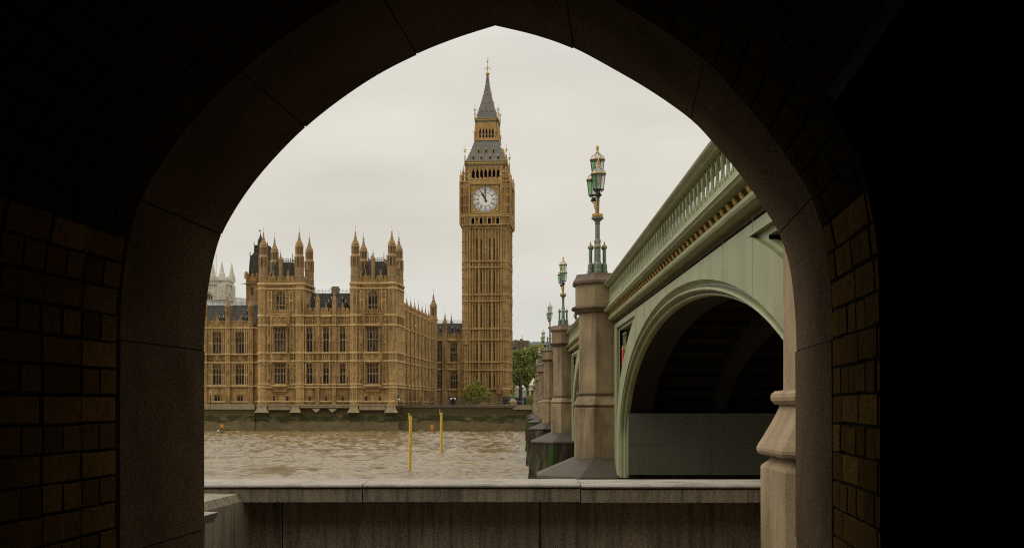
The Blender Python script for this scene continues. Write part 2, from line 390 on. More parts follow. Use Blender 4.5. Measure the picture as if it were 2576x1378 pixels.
# ------------------------------------------------------------------ survey: sight line -> point on a vertical plane
class Plane:
    """vertical plane through P0 turned clockwise by ang; local u runs along it, local y is depth behind it"""
    def __init__(s, P0, ang):
        s.P = P0; s.a = ang; s.r = (cos(ang), -sin(ang)); s.d = (sin(ang), cos(ang))
    def at(s, px, py, yl=0.0):
        rx, ry, rz = (px - 1288) / F, 1.0, (1015 - py) / F
        t = (yl + s.d[0] * s.P[0] + s.d[1] * s.P[1]) / (s.d[0] * rx + s.d[1] * ry)
        X, Y = rx * t - s.P[0], ry * t - s.P[1]
        return X * s.r[0] + Y * s.r[1], rz * t
    def u(s, px, yl=0.0): return s.at(px, 1015, yl)[0]
    def z(s, py, px=800, yl=0.0): return s.at(px, py, yl)[1]

# ================================================================== ground and water
mb = MB()
mb.box(-90, 60, -14, 9.42, -1.95, -1.64, 0)
pv = struct('pavement', mb, M['paving']); pv.location = (0, 0, EYE)
mb = MB()
mb.box(-90, 2.2, 9.0, 9.42, .0 - 1.0, EYE - 1.96, 0)
tag(obj('embankment_wall', mb, M['riverwall']), 'near river embankment wall of stone below the streaked granite parapet', 'wall')
mb = MB()
R_ = 6000
mb.add([(-R_, 266.5, 0), (R_, 266.5, 0), (R_, R_, 0), (-R_, R_, 0)], [(0, 1, 2, 3)])
la = struct('ground', mb, M['land']); la.location = (0, 0, EYE - .36)
# river: a fine wave patch where it can be seen, flat sheets round it
def river():
    x0, x1, y0, y1 = -72.0, 7.0, 90.0, 264.0
    nx, ny = 300, 560
    xs = np.linspace(x0, x1, nx); ys = np.linspace(y0, y1, ny)
    X, Y = np.meshgrid(xs, ys)
    rs = np.random.RandomState(5)
    def vnoise(sx, sy, seed):                     # smooth value noise
        r = np.random.RandomState(seed); g = r.rand(64, 64)
        U, V_ = X / sx + 31.7, Y / sy + 17.3
        iu, iv = np.floor(U).astype(int), np.floor(V_).astype(int); fu, fv = U - iu, V_ - iv
        fu, fv = fu * fu * (3 - 2 * fu), fv * fv * (3 - 2 * fv)
        a, b, c, d = g[iv % 64, iu % 64], g[iv % 64, (iu + 1) % 64], g[(iv + 1) % 64, iu % 64], g[(iv + 1) % 64, (iu + 1) % 64]
        return (a * (1 - fu) + b * fu) * (1 - fv) + (c * (1 - fu) + d * fu) * fv
    H = np.zeros_like(X)
    G = .34 * vnoise(1.9, 2.8, 1) + .26 * vnoise(4.3, 6, 2) + .40 * vnoise(.9, 1.6, 3) + .35 * (vnoise(26, 34, 4) - .5)
    G = np.clip((G - .30) / .3, 0, 1)
    for i in range(70):
        lam = math.exp(rs.uniform(math.log(.8), math.log(3.2)))
        th = rs.normal(pi / 2 * .92, .4)
        k = 2 * pi / lam
        wx, wy = k * cos(th), k * sin(th)
        ph = rs.uniform(0, 2 * pi)
        H += .0076 * lam ** .6 * (.2 + 1.3 * G) * np.sin(wx * X + wy * Y + ph + .8 * np.sin(X * .21 + Y * .13 + ph))
    e = np.minimum(np.minimum(X - x0, x1 - X), np.minimum(Y - y0, y1 - Y)); H *= np.clip(e / 3, 0, 1)
    H = H + .25 * np.abs(H)
    V = np.stack([X.ravel(), Y.ravel(), H.ravel()], 1)
    m = MB()
    m.v = [tuple(p) for p in V.tolist()]
    m.f = [(r * nx + c, r * nx + c + 1, (r + 1) * nx + c + 1, (r + 1) * nx + c) for r in range(ny - 1) for c in range(nx - 1)]
    m.m = [0] * len(m.f)
    Rr = 5000
    for a, b, c, d in ((-Rr, Rr, 9.3, y0), (-Rr, x0, y0, y1), (x1, Rr, y0, y1), (-Rr, Rr, y1, 280)):
        m.add([(a, c, 0), (b, c, 0), (b, d, 0), (a, d, 0)], [(0, 1, 2, 3)])
    struct('river', m, M['water'], smooth=True)
river()

# ================================================================== the underpass we look out of
TA = radians(5.3); TO, TI = 4.5, 3.7
FL = -1.64
under = thing('underpass', 'dark yellow brick underpass ending in a pointed arch of granite blocks framing the view', 'underpass',
              (0, 0, EYE + FL), -TA, dz=-FL)
TP = Plane((sin(TA) * TO, cos(TA) * TO), TA)
def crom(P, per=8):
    out = []
    for i in range(len(P) - 1):
        p0, p1, p2, p3 = P[max(i - 1, 0)], P[i], P[i + 1], P[min(i + 2, len(P) - 1)]
        for k in range(per):
            t = k / per
            out.append(tuple(.5 * (2 * p1[q] + (p2[q] - p0[q]) * t + (2 * p0[q] - 5 * p1[q] + 4 * p2[q] - p3[q]) * t * t + (3 * p1[q] - p0[q] - 3 * p2[q] + p3[q]) * t ** 3) for q in (0, 1)))
    out.append(P[-1]); return out
Lp = [TP.at(*p) for p in ((515, 1180), (515, 1000), (517, 850), (522, 770), (533, 690), (556, 600), (592, 530), (640, 460), (700, 390), (770, 321), (855, 253), (950, 190), (1050, 139), (1150, 99), (1247, 68))]
Rp = [TP.at(*p) for p in ((1247, 68), (1350, 93), (1442, 126), (1540, 178), (1640, 237), (1735, 305), (1793, 365), (1862, 447), (1914, 520), (1956, 590), (1981, 665), (1993, 750), (1999, 850), (2001, 1000), (2001, 1180))]
prof = [(Lp[0][0], FL)] + crom(Lp)[:-1] + crom(Rp) + [(Rp[-1][0], FL)]
PR = [Vector((p[0], p[1])) for p in prof]
SL = [0.0]
for a, b in zip(PR, PR[1:]): SL.append(SL[-1] + (b - a).length)
def normal(i):
    a, b = PR[max(i - 1, 0)], PR[min(i + 1, len(PR) - 1)]
    d = (b - a).normalized(); return Vector((-d[1], d[0]))        # outward: left of the walking direction
NR = [normal(i) for i in range(len(PR))]
iap = min(range(len(PR)), key=lambda i: (PR[i] - Vector(Lp[-1])).length)
NR[iap] = Vector((0, 1))
def on(s, off=0.0):
    s = min(max(s, 0), SL[-1])
    i = max(k for k in range(len(SL)) if SL[k] <= s + 1e-9); i = min(i, len(PR) - 2)
    t = (s - SL[i]) / max(SL[i + 1] - SL[i], 1e-9)
    return PR[i].lerp(PR[i + 1], t) + NR[i].lerp(NR[i + 1], t).normalized() * off
def s_of(px, py):
    q = Vector(TP.at(px, py)); i = min(range(len(PR)), key=lambda k: (PR[k] - q).length); return SL[i]
joints = [0.0] + [s_of(*p) for p in ((515, 1180), (516, 886), (558, 594), (770, 321), (1050, 139), (1442, 126), (1735, 305), (1955, 588), (2000, 889), (2001, 1180))] + [SL[-1]]
joints[1] = SL[0] + (FL * -1 + TP.at(513, 1330)[1]); joints[-2] = SL[-1] - (FL * -1 + TP.at(2004, 1350)[1])
joints.sort()
rj = random.Random(4)
for a, b in zip(joints, joints[1:]):
    m = MB(); off = rj.uniform(-.004, .006); g = .0022
    ss = [a + g] + [s for s in SL if a + 2 * g < s < b - 2 * g] + [b - g]
    ss2 = []
    for k, s in enumerate(ss): ss2.append(s)
    n = len(ss2)
    ring = [(on(s, off), on(s, .36)) for s in ss2]
    ch = .014                                                     # worn arris on both faces
    rows = [(TO - .0, .36), (TO, ch + off), (TO - ch, off), (TI + ch, off), (TI, ch + off), (TI, .36)]
    V = []
    for s in ss2:
        for (t, o) in rows:
            w = 0
            p = on(s, o + w); V.append((p[0], t, p[1]))
    Fc = [];
    for k in range(n - 1):
        for q in range(5): Fc.append((k * 6 + q, (k + 1) * 6 + q, (k + 1) * 6 + q + 1, k * 6 + q + 1))
    Fc.append((0, 1, 2, 3, 4, 5)); Fc.append(tuple((n - 1) * 6 + q for q in range(5, -1, -1)))
    m.add(V, Fc)
    obj('voussoir', m, M['archstone'], under)
def shell(m, o, t0, t1, skip=None):
    for i in range(len(PR) - 1):
        a, b = PR[i] + NR[i] * o, PR[i + 1] + NR[i + 1] * o
        rng = [(t0, t1)]
        if skip and i > iap and min(a[1], b[1]) < skip[2]: rng = [(t0, skip[0]), (skip[1], t1)]
        for (p, q) in rng:
            m.add([(a[0], p, a[1]), (a[0], q, a[1]), (b[0], q, b[1]), (b[0], p, b[1])], [(0, 1, 2, 3)])
OPN = (1.15, 3.0, .72)
m = MB(); shell(m, .009, -6, TI + .06, OPN)
m.add([(p[0], -6, p[1]) for p in (q + nn * .009 for q, nn in zip(PR, NR))], [tuple(range(len(PR)))])
shell(m, .007, TI + .02, TO - .0005)
obj('backing_wall', m, M['mortar'], under)
# side passage on the right: dark closed room
m = MB(); xr = PR[-1][0]
for q in ([(xr, OPN[0], FL), (xr + 3, OPN[0], FL), (xr + 3, OPN[0], .76), (xr - .01, OPN[0], .76)], [(xr, OPN[1], FL), (xr + 3, OPN[1], FL), (xr + 3, OPN[1], .76), (xr - .01, OPN[1], .76)],
          [(xr + 3, OPN[0], FL), (xr + 3, OPN[1], FL), (xr + 3, OPN[1], .9), (xr + 3, OPN[0], .9)], [(xr - .06, OPN[0], .74), (xr + 3, OPN[0], .74), (xr + 3, OPN[1], .74), (xr - .06, OPN[1], .74)]):
    m.add(q, [(0, 1, 2, 3)])
obj('side_passage', m, M['tunnel_shade'], under)
# bricks: header courses and stretcher courses in turn
def brickwork(t_min, side):
    walls, vault = MB(), MB()
    g = .0835; jt = .009; rb = random.Random(side + 3)
    if side == 0: s0, s1 = 0, SL[iap]
    else: s0, s1 = SL[iap], SL[-1]
    n = int((s1 - s0) / g)
    for k in range(n):
        sa, sb = (s0 + k * g, s0 + k * g + g - jt) if side == 0 else (s1 - k * g - g + jt, s1 - k * g)
        z = on((sa + sb) / 2)[1]
        header = k % 2 == 0
        L = .122 if header else .244
        t = TI - .02
        first = True
        while t > t_min:
            l = L if not (first and not header and False) else L * .5
            if first and side == 1 and k % 2: l = L * .62
            first = False
            ta, tb = t - l + jt * .9, t
            t -= l + rb.uniform(-.004, .004)
            if side == 1 and z < OPN[2] and tb > OPN[0] and ta < OPN[1]:
                if tb - OPN[1] > .03: ta = OPN[1] + .002
                else: continue
            w = rb.uniform(-.003, .002); e = .0025
            d1, d2, d3, d4 = (rb.uniform(-.0025, .0025) for _ in range(4))
            A, B, A2, B2 = on(sa + d1, w), on(sb + d2, w), on(sa, .03), on(sb, .03)
            Ai, Bi = on(sa + e + d1, w - e), on(sb - e + d2, w - e)
            ta += d3; tb += d4
            V = [(A[0], ta, A[1]), (B[0], ta, B[1]), (B[0], tb, B[1]), (A[0], tb, A[1]),
                 (Ai[0], ta + e, Ai[1]), (Bi[0], ta + e, Bi[1]), (Bi[0], tb - e, Bi[1]), (Ai[0], tb - e, Ai[1]),
                 (A2[0], ta, A2[1]), (B2[0], ta, B2[1]), (B2[0], tb, B2[1]), (A2[0], tb, A2[1])]
            Fc = [(4, 5, 6, 7)] + [(i, (i + 1) % 4, (i + 1) % 4 + 4, i + 4) for i in range(4)] + [(i + 8, (i + 1) % 4 + 8, (i + 1) % 4, i) for i in range(4)]
            (walls if z < .5 else vault).add(V, Fc)  # upper courses get the brick colour darkened for shade
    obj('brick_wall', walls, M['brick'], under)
    obj('brick_vault', vault, M['tunnel_shade'], under)
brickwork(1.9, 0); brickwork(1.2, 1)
# outside face and mass above
m = MB(); RO = [on(s, .35) for s in SL]
for i in range(len(RO) - 1):
    a, b = RO[i], RO[i + 1]; xs_ = -14 if i < iap else 1.9
    m.add([(a[0], TO - .012, a[1]), (b[0], TO - .012, b[1]), (xs_, TO - .012, b[1]), (xs_, TO - .012, a[1])], [(0, 1, 2, 3)])
zt = RO[iap][1]
m.add([(-14, TO - .012, zt), (1.9, TO - .012, zt), (1.9, TO - .012, 2.3), (-14, TO - .012, 2.3)], [(0, 1, 2, 3)])
m.add([(-14, TO - .012, 2.3), (1.9, TO - .012, 2.3), (6, -8, 2.3), (-14, -8, 2.3)], [(0, 1, 2, 3)])
m.add([(-14, TO - .012, FL), (-14, TO - .012, 2.3), (-14, -8, 2.3), (-14, -8, FL)], [(0, 1, 2, 3)])
m.add([(1.9, TO - .012, FL), (1.9, TO - .012, 2.3), (6, -8, 2.3), (6, -8, FL)], [(0, 1, 2, 3)])
m.add([(-14, -8, FL), (6, -8, FL), (6, -8, 2.3), (-14, -8, 2.3)], [(0, 1, 2, 3)])
obj('outer_wall', m, M['granite'], under)

# ------------------------------------------------------------------ riverside parapet
par = thing('parapet_wall', 'low riverside parapet of dark streaked granite with pale flat coping across the bottom of the arch', 'wall', (0, 8.8, EYE + FL), 0, dz=-FL)
cop = [(.03, -.717), (.03, -.624), (.055, -.621), (.055, -.613), (.018, -.610), (.016, -.600), (.03, -.588), (.3, -.583), (.62, -.585), (.63, -.60), (.63, -.717)]
cj = [-60, -30, -14, -8, -5.6, -3.45, -1.09, .50, 2.05]
for a, b in zip(cj, cj[1:]):
    m = MB(); j = rj.uniform(-.003, .003)
    m.prism([(p, q + j) for p, q in cop], a + .004, b - .004, 'x'); m.m = [0, 0] + [1 if 4 <= e <= 8 else 0 for e in range(len(cop))]; obj('coping', m, [M['parapet'], M['coping']], par).location[1] = rj.uniform(-.004, .004)
pj = [-60, -30, -14, -8, -5.6, -3.5, -1.72, .21, 2.05]
for a, b in zip(pj, pj[1:]):
    m = MB(); m.box(a + .005, b - .005, .27, .5, FL, -.72, 0); obj('panel', m, M['parapet'], par).location[1] = rj.uniform(-.003, .003)
m = MB(); m.box(-60, 2.05, .31, .48, FL, -.73, 0); obj('core', m, M['mortar'], par)
m = MB(); m.box(-60, 2.05, .12, .3, FL, FL + .16, 0); obj('plinth', m, M['parapet'], par)
# flank wall running back from the parapet to the arch, and its stepped end block
fw = thing('stair_wall', 'low granite flank wall beside the left edge of the arch, running back from the parapet', 'wall', (0, 0, EYE + FL), -TA, dz=-FL)
m = MB(); m.prism([(-3.4, FL), (-2.79, FL), (-2.77, -.71), (-2.80, -.655), (-3.4, -.645)], 5.62, 8.96, 'y'); obj('wall', m, M['parapet'], fw)
m = MB(); m.box(-2.9, -1.985, 4.56, 5.6, FL, -.56, 0); obj('end_block', m, M['parapet'], fw)
m = MB(); m.prism([(-2.92, -.559), (-1.945, -.559), (-1.925, -.515), (-2.92, -.50)], 4.54, 5.62, 'y'); obj('coping', m, M['coping'], fw)

# ================================================================== the green iron bridge
BA = radians(.58)
bridge = thing('arch_bridge', 'pale green iron arch bridge on granite piers crossing the river at right', 'bridge', (0, 0, 0), -BA, dz=EYE)
FARC = [8.71, 41.0, 76.8, 115.8, 156.3, 195.3, 231.1, 263.4]
CEN = [d - .41 for d in FARC]
UC, UF = 2.69, 2.94                      # pier axis, spandrel plane
_ZK = [(-12, 3.5), (8, 3.64), (41, 3.98), (77, 4.5), (116, 4.95), (136, 5.0), (156, 4.95), (195, 4.5), (231, 3.98), (263, 3.64), (400, 3.5)]
def ztop(v):
    for (a, p), (b, q) in zip(_ZK, _ZK[1:]):
        if a <= v <= b: return p + (q - p) * (v - a) / (b - a)
    return 3.6
ZCAP = [4.0, 4.32, 4.92, 5.33, 5.28, 4.92, 4.32, 4.0]
ZMID = [.09, .38, .52, .58, .58, .5, .35, .1]
# piers ------------------------------------------------------------
for i, c in enumerate(CEN):
    zc, zm = ZCAP[i], ZMID[i]
    m = MB()
    m.stack(UC, c, [(.99, -2.3), (.995, zm - .54), (.985, zm - .522), (.955, zm - .50), (.935, zm - .485), (.928, zm - .472), (.945, zm - .463), (.985, zm - .455), (1.012, zm - .44), (1.022, zm - .42), (1.022, zm - .40), (1.01, zm - .375), (.985, zm - .335), (.955, zm - .28), (.925, zm - .225), (.895, zm - .165), (.875, zm - .12), (.87, zm - .09)], 8, capt=False)
    m.stack(UC, c, [(.845, zm - .001), (.845, zc - 1.33)], 8, capb=False, capt=False)
    m.stack(UC, c, [(.96, zc - 1.07), (.965, zc - .40)], 8, capb=False, capt=False)
    obj('pier_shaft', m, M['granite'], bridge)
    m = MB()
    m.stack(UC, c, [(.86, zm - .10), (.90, zm - .095), (.925, zm - .07), (.93, zm - .045), (.925, zm - .02), (.90, zm), (.84, zm + .006)], 8)
    obj('pier_moulding', m, M['granite'] if i == 0 else M['granite_cap'], bridge)
    m = MB()
    m.stack(UC, c, [(.84, zc - 1.34), (.93, zc - 1.31), (.99, zc - 1.27), (1.0, zc - 1.22), (1.09, zc - 1.19), (1.10, zc - 1.14), (1.02, zc - 1.10), (.955, zc - 1.07)], 8)
    m.stack(UC, c, [(.955, zc - .41), (1.04, zc - .38), (1.06, zc - .34), (1.06, zc - .27), (1.03, zc - .23), (.97, zc - .12), (.95, zc - .05), (.3, zc - .0)], 8)
    obj('pier_cap', m, M['granite_cap'], bridge)
    if 0 < i < 7:
        m = MB()
        m.stack(UC, c, [(2.27, -2.42), (2.25, -2.33), (.98, -1.77)], 8)
        obj('pier_apron', m, M['apron'], bridge)
        m = MB()
        m.stack(UC, c, [(2.75, -7.5), (2.2, -2.37)], 8)
        m.box(2.8, 29, c - 1.75, c + 1.75, -7.5, -2.3)
        m.box(3.16, 29, c - 1.8, c + 1.8, -2.3, -.35)
        obj('pier_base', m, M['pierbase'], bridge)
        m = MB()
        m.box(3.14, 29, c - 4.0, c - 1.78, -2.14, -.29)
        for k in range(12): m.box(3.4 + k * 2.2, 3.43 + k * 2.2, c - 4.008, c - 3.9, -2.12, -1.2)
        m.box(3.15, 29, c - 4.008, c - 3.9, -1.215, -1.20)
        obj('pier_cladding', m, M['cladding'], bridge)
for (p_, q_) in ((-12, 10.2), (262.5, 275)):
    m = MB(); m.box(2.95, 29, p_, q_, -7, 2.3); obj('abutment', m, M['granite'], bridge)
# spans ------------------------------------------------------------
ZS = -1.1
def span(i):
    va, vb = CEN[i], CEN[i + 1]
    vc = (va + vb) / 2; half = (vb - va) / 2
    a = half - 3.35; zcr = ztop(vc) - 1.32 - .52; b = zcr - ZS
    N = 44 if i < 2 else 24
    def ell(t, r):                       # t 0..pi over the arch, offset r outward
        return vc - (a + r) * cos(t), ZS + (b + r) * sin(t)
    def zel(off, aa, bb):
        return ZS + bb * sqrt(max(0, 1 - (off / aa) ** 2)) if off < aa else -2.25
    zl = lambda v: ztop(v) - 1.30        # underside of the cornice
    # archivolt moulding swept round the arch
    SR = .64
    pf = [(.43, 0), (.415, .07), (.36, .12), (.30, .14), (.275, .10), (.262, .15), (.25, .15), (.24, .06), (.215, .022), (.185, .012), (.155, .022), (.13, .06), (.12, .17), (.085, .18), (.075, .12), (.045, .10), (.02, .13), (0, .14), (0, .24)]
    pf = [(r * SR, u * 1.15) for r, u in pf]
    path = [(vc - a - 0, -2.27, 0)]      # straight leg, arch, straight leg
    m = MB(); n = len(pf); V = []
    st = [('l', -2.27)] + [('t', pi * k / N) for k in range(N + 1)] + [('r', -2.27)]
    for (kind, q) in st:
        for (r, u) in pf:
            if kind == 'l': v, z = vc - a - r, q
            elif kind == 'r': v, z = vc + a + r, q
            else: v, z = ell(q, r)
            V.append((UF + u, v, z))
    m.add(V, [(k * n + q, k * n + q + 1, (k + 1) * n + q + 1, (k + 1) * n + q) for k in range(len(st) - 1) for q in range(n - 1)])
    obj('arch_moulding', m, M['green'], bridge, smooth=True)
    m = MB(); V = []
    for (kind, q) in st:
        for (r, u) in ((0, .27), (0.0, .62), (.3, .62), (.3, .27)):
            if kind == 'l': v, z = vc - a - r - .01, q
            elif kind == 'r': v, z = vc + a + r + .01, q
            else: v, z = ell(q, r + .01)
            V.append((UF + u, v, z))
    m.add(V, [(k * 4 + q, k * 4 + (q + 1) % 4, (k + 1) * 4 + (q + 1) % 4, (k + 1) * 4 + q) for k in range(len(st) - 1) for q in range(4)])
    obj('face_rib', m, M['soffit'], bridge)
    # spandrel with its pierced triangles
    m = MB(); dks = (MB(), MB())
    ends = half - .9
    tip, rec = 7.75 / 16.15 * half, half - 1.95
    al, bl = a + 1.47, zel(0, a, b) - ZS + 1.2
    A2, B2 = a + .43 * SR, b + .43 * SR
    bl = (zl(vc + tip) - .24 - ZS) / sqrt(1 - (tip / al) ** 2)
    xs = sorted(set([round(ends * k / 60, 4) for k in range(61)] + [tip, rec, A2 - .001, A2 + .001] + [A2 - .02 * k * k for k in range(1, 6)] + [tip + (rec - tip) * k / 14 for k in range(15)]))
    def zlow(o): return zel(o, A2, B2)
    for sgn in (-1, 1):
        dk = dks[sgn > 0]
        for lvl in ((0, 0.0), (1, .085)):
            depth = (0, .13)[lvl[0]]; ins = lvl[1]
            up_ = lambda o: zl(vc + sgn * o) - .24 - ins
            lo_ = lambda o: zel(o, al + ins * .7, bl + ins * .6)
            tp = next((o for o in xs if o > tip * .9 and up_(o) - lo_(o) > .015), rec) if lvl[0] else tip
            rc = rec - ins
            if lvl[0] == 0:
                for o1, o2 in zip(xs, xs[1:]):
                    v1, v2 = vc + sgn * o1, vc + sgn * o2
                    t1, t2 = zl(v1) - .085, zl(v2) - .085
                    b1, b2 = zlow(o1 + 1e-6), zlow(o2 - 1e-6)
                    def q(z1, z2, z3, z4): m.add([(UF, v1, z1), (UF, v2, z2), (UF, v2, z3), (UF, v1, z4)], [(0, 1, 2, 3)])
                    if o1 >= tip - 1e-6 and o2 <= rec + 1e-6:
                        u1, u2, l1, l2 = up_(o1), up_(o2), lo_(o1), lo_(o2)
                        l1, l2 = min(l1, u1), min(l2, u2)
                        q(u1, u2, t2, t1); q(b1, b2, l2, l1)
                        for za, zb in ((u1, u2), (l1, l2)):
                            m.add([(UF, v1, za), (UF, v2, zb), (UF + .09, v2, zb), (UF + .09, v1, za)], [(0, 1, 2, 3)])
                    else: q(b1, b2, t2, t1)
                v = vc + sgn * rec
                m.add([(UF, v, lo_(rec)), (UF, v, up_(rec)), (UF + .09, v, up_(rec)), (UF + .09, v, lo_(rec))], [(0, 1, 2, 3)])
            else:
                # inner frame ring, then the dark opening
                U = UF + .09
                for o1, o2 in zip(xs, xs[1:]):
                    if o1 < tip - 1e-6 or o2 > rec + 1e-6: continue
                    v1, v2 = vc + sgn * o1, vc + sgn * o2
                    u0a, u0b, l0a, l0b = up_(o1) + ins, up_(o2) + ins, zel(o1, al, bl), zel(o2, al, bl)
                    u1, u2, l1, l2 = up_(o1), up_(o2), lo_(o1), lo_(o2)
                    if o2 > rc + 1e-6 or u1 <= l1 + .01:
                        m.add([(U, v1, min(l0a, u0a)), (U, v2, l0b), (U, v2, u0b), (U, v1, u0a)], [(0, 1, 2, 3)]); continue
                    m.add([(U, v1, u1), (U, v2, u2), (U, v2, u0b), (U, v1, u0a)], [(0, 1, 2, 3)])
                    m.add([(U, v1, l0a), (U, v2, l0b), (U, v2, l2), (U, v1, l1)], [(0, 1, 2, 3)])
                    for za, zb in ((u1, u2), (l1, l2)):
                        m.add([(U, v1, za), (U, v2, zb), (U + .22, v2, zb), (U + .22, v1, za)], [(0, 1, 2, 3)])
                    dk.add([(U + .22, v1, l1 - .1), (U + .22, v2, l2 - .1), (U + .22, v2, u2 + .1), (U + .22, v1, u1 + .1)], [(0, 1, 2, 3)])
        # tracery ribs and a painted shield standing in each opening
    obj('spandrel', m, M['green'], bridge)
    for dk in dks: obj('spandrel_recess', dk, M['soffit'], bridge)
    # joints between the castings
    jm = MB()
    k = -int(half / 2.35)
    while k * 2.35 < half - 1:
        o = abs(k * 2.35 + .6); v = vc + k * 2.35 + .6
        if i == 0: jm = MB()
        if o < half - 1.2:
            lo = zlow(o) + .02
            if tip < o < rec:
                jm.box(UF - .002, UF + .01, v - .006, v + .006, lo, min(zel(o, al, bl), zl(v) - .2), .0005)
                if i == 0: obj('panel_joint', jm, M['greendark'], bridge); jm = MB()
                jm.box(UF - .002, UF + .01, v - .006, v + .006, zl(v) - .2, zl(v), .0005)
            else: jm.box(UF - .002, UF + .01, v - .006, v + .006, lo, zl(v), .0005)
        k += 1
        if i == 0 and jm.v: obj('panel_joint', jm, M['greendark'], bridge)
    if i: obj('panel_joint', jm, M['greendark'], bridge)
    if i < 3:
        for sgn in (1,) if i else (1, -1):
            tr = MB(); v0 = vc + sgn * (rec - .62)
            U = UF + .2
            zt_ = zl(v0) - .48
            for k in range(4):
                vv = v0 - sgn * (k * .34 - .3)
                pts = [(U, vv + sgn * .16 * sin(t) , zt_ - .75 * (1 - cos(t)) / 2 ) for t in [pi * q / 8 for q in range(9)]]
                tr.tube(pts, .02, 5)
            tr.box(U - .03, U + .02, v0 - .8, v0 + .4, zt_, zt_ + .04)
            obj('spandrel_tracery', tr, M['green'], bridge)
            sh = MB()
            sh.cur = 0; sh.prism([(v0 - .28, zt_ - .5), (v0 + .28, zt_ - .5), (v0 + .3, zt_ - 1.0), (v0 + .16, zt_ - 1.35), (v0 - .16, zt_ - 1.35), (v0 - .3, zt_ - 1.0)], U - .06, U, 'x')
            sh.cur = 1; sh.prism([(v0 - .2, zt_ - 1.36), (v0 + .2, zt_ - 1.36), (v0, zt_ - 1.75)], U - .06, U, 'x')
            sh.cur = 2; sh.prism([(v0 - .2, zt_ - .36), (v0 + .2, zt_ - .36), (v0 + .24, zt_ - .49), (v0 - .24, zt_ - .49)], U - .06, U, 'x')
            obj('shield', sh, [M['red'], M['blue'], M['goldstone']], bridge)
    # cornice, bracket course, parapet rail: swept along the deck line, butting into the piers
    v0, v1 = va + .9, vb - .9
    ns = 12
    def sweep(name, P, mat, smooth=False):
        mm = MB(); V = []; n = len(P)
        for k in range(ns + 1):
            v = v0 + (v1 - v0) * k / ns
            for (u, dz) in P: V.append((u, v, ztop(v) + dz))
        mm.add(V, [(k * n + q, k * n + (q + 1) % n, (k + 1) * n + (q + 1) % n, (k + 1) * n + q) for k in range(ns) for q in range(n)] + [tuple(range(n)), tuple(range(ns * n + n - 1, ns * n - 1, -1))])
        return obj(name, mm, mat, bridge, smooth=smooth)
    sweep('handrail', [(2.74, -.19), (2.69, -.185), (2.66, -.165), (2.665, -.15), (2.64, -.14), (2.60, -.115), (2.585, -.085), (2.60, -.06), (2.64, -.05), (2.65, -.03), (2.68, -.006), (2.75, 0), (2.98, 0), (3.02, -.03), (3.0, -.19)], M['green'])
    sweep('cornice', [(2.74, -.70), (2.74, -.86), (2.70, -.87), (2.655, -.885), (2.60, -.91), (2.59, -.94), (2.62, -.96), (2.64, -.985), (2.68, -.995), (3.05, -.995), (3.05, -.70)], M['green'])
    sweep('lower_moulding', [(2.80, -1.12), (2.76, -1.13), (2.74, -1.16), (2.745, -1.20), (2.77, -1.235), (2.83, -1.245), (2.88, -1.255), (3.1, -1.26), (3.1, -1.12)], M['greendark'] if 0 else M['green'])
    sweep('shadow_line_strip', [(3.1, -1.25), (3.1, -1.5), (3.15, -1.5), (3.15, -1.25)], M['soffit'])  # near-black strip paints the shadow line below the moulding
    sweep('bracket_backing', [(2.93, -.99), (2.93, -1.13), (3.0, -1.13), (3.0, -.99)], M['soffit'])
    # gilded leaf brackets
    bm = MB()
    bm.prism([(2.86, -.002), (2.775, -.002), (2.765, -.03), (2.79, -.05), (2.80, -.085), (2.825, -.115), (2.88, -.13)], -.09, .09, 'y')
    for k in range(5):
        q = k / 4
        for w_ in (-.06, 0, .06): bm.ball((2.775 + .05 * q, w_ + .02 * (k % 2), -.02 - .1 * q), .03, 5, 4, (.8, 1, 1))
    nb = int((v1 - v0) / .5)
    if i == 0:
        me0 = None
        for k in range(nb):
            v = v0 + (k + .5) * (v1 - v0) / nb
            if me0 is None: o = obj('cornice_bracket', bm, M['gold'], bridge); me0 = o
            else:
                o = me0.copy(); COL.objects.link(o); o.parent = bridge
            o.location = (0, v, ztop(v) - 1.0)
    else:
        mm = MB(); m1 = MB()
        for k in range(nb):
            v = v0 + (k + .5) * (v1 - v0) / nb
            if i == 1: mm.add([(x, y + v, z + ztop(v) - 1.0) for x, y, z in bm.v], bm.f)
            else: mm.box(2.73, 2.93, v - .06, v + .06, ztop(v) - 1.12, ztop(v) - 1.0)
        o = obj('cornice_brackets', mm, M['gold'], bridge); o['kind'] = 'stuff'
    # pierced parapet: tall pointed loops side by side with little eyes between
    m = MB()
    nc = int((v1 - v0) / .46); w = (v1 - v0) / nc
    na = 20 if i < 2 else 8
    for k in range(nc):
        v = v0 + (k + .5) * w; zt_, zb = ztop(v) - .185, ztop(v) - .70
        zc_, hz = (zt_ + zb) / 2, (zt_ - zb) / 2
        V = []
        for q in range(na):
            t = 2 * pi * q / na
            for (kk, u) in ((1.0, 2.775), (.88, 2.765), (.84, 2.79), (.84, 2.81), (1.0, 2.815)):
                V.append((u, v + w * .52 * kk * sin(t) * (abs(sin(t)) ** .25), zc_ + hz * (1 if kk == 1 else kk + .08) * cos(t)))
        m.add(V, [(q * 5 + p, q * 5 + (p + 1) % 5, ((q + 1) % na) * 5 + (p + 1) % 5, ((q + 1) % na) * 5 + p) for q in range(na) for p in range(5)])
        for (zz, s_) in ((zt_, -1), (zb, 1)):                 # gusset between neighbouring loops
            vv = v + w * .5
            m.prism([(vv - .045, zz), (vv + .045, zz), (vv + .012, zz + s_ * .13), (vv - .012, zz + s_ * .13)], 2.77, 2.815, 'x')
    obj('parapet_tracery', m, M['green'], bridge)
    # inside face of the footway parapet's far rail, deck, soffit
    m = MB()
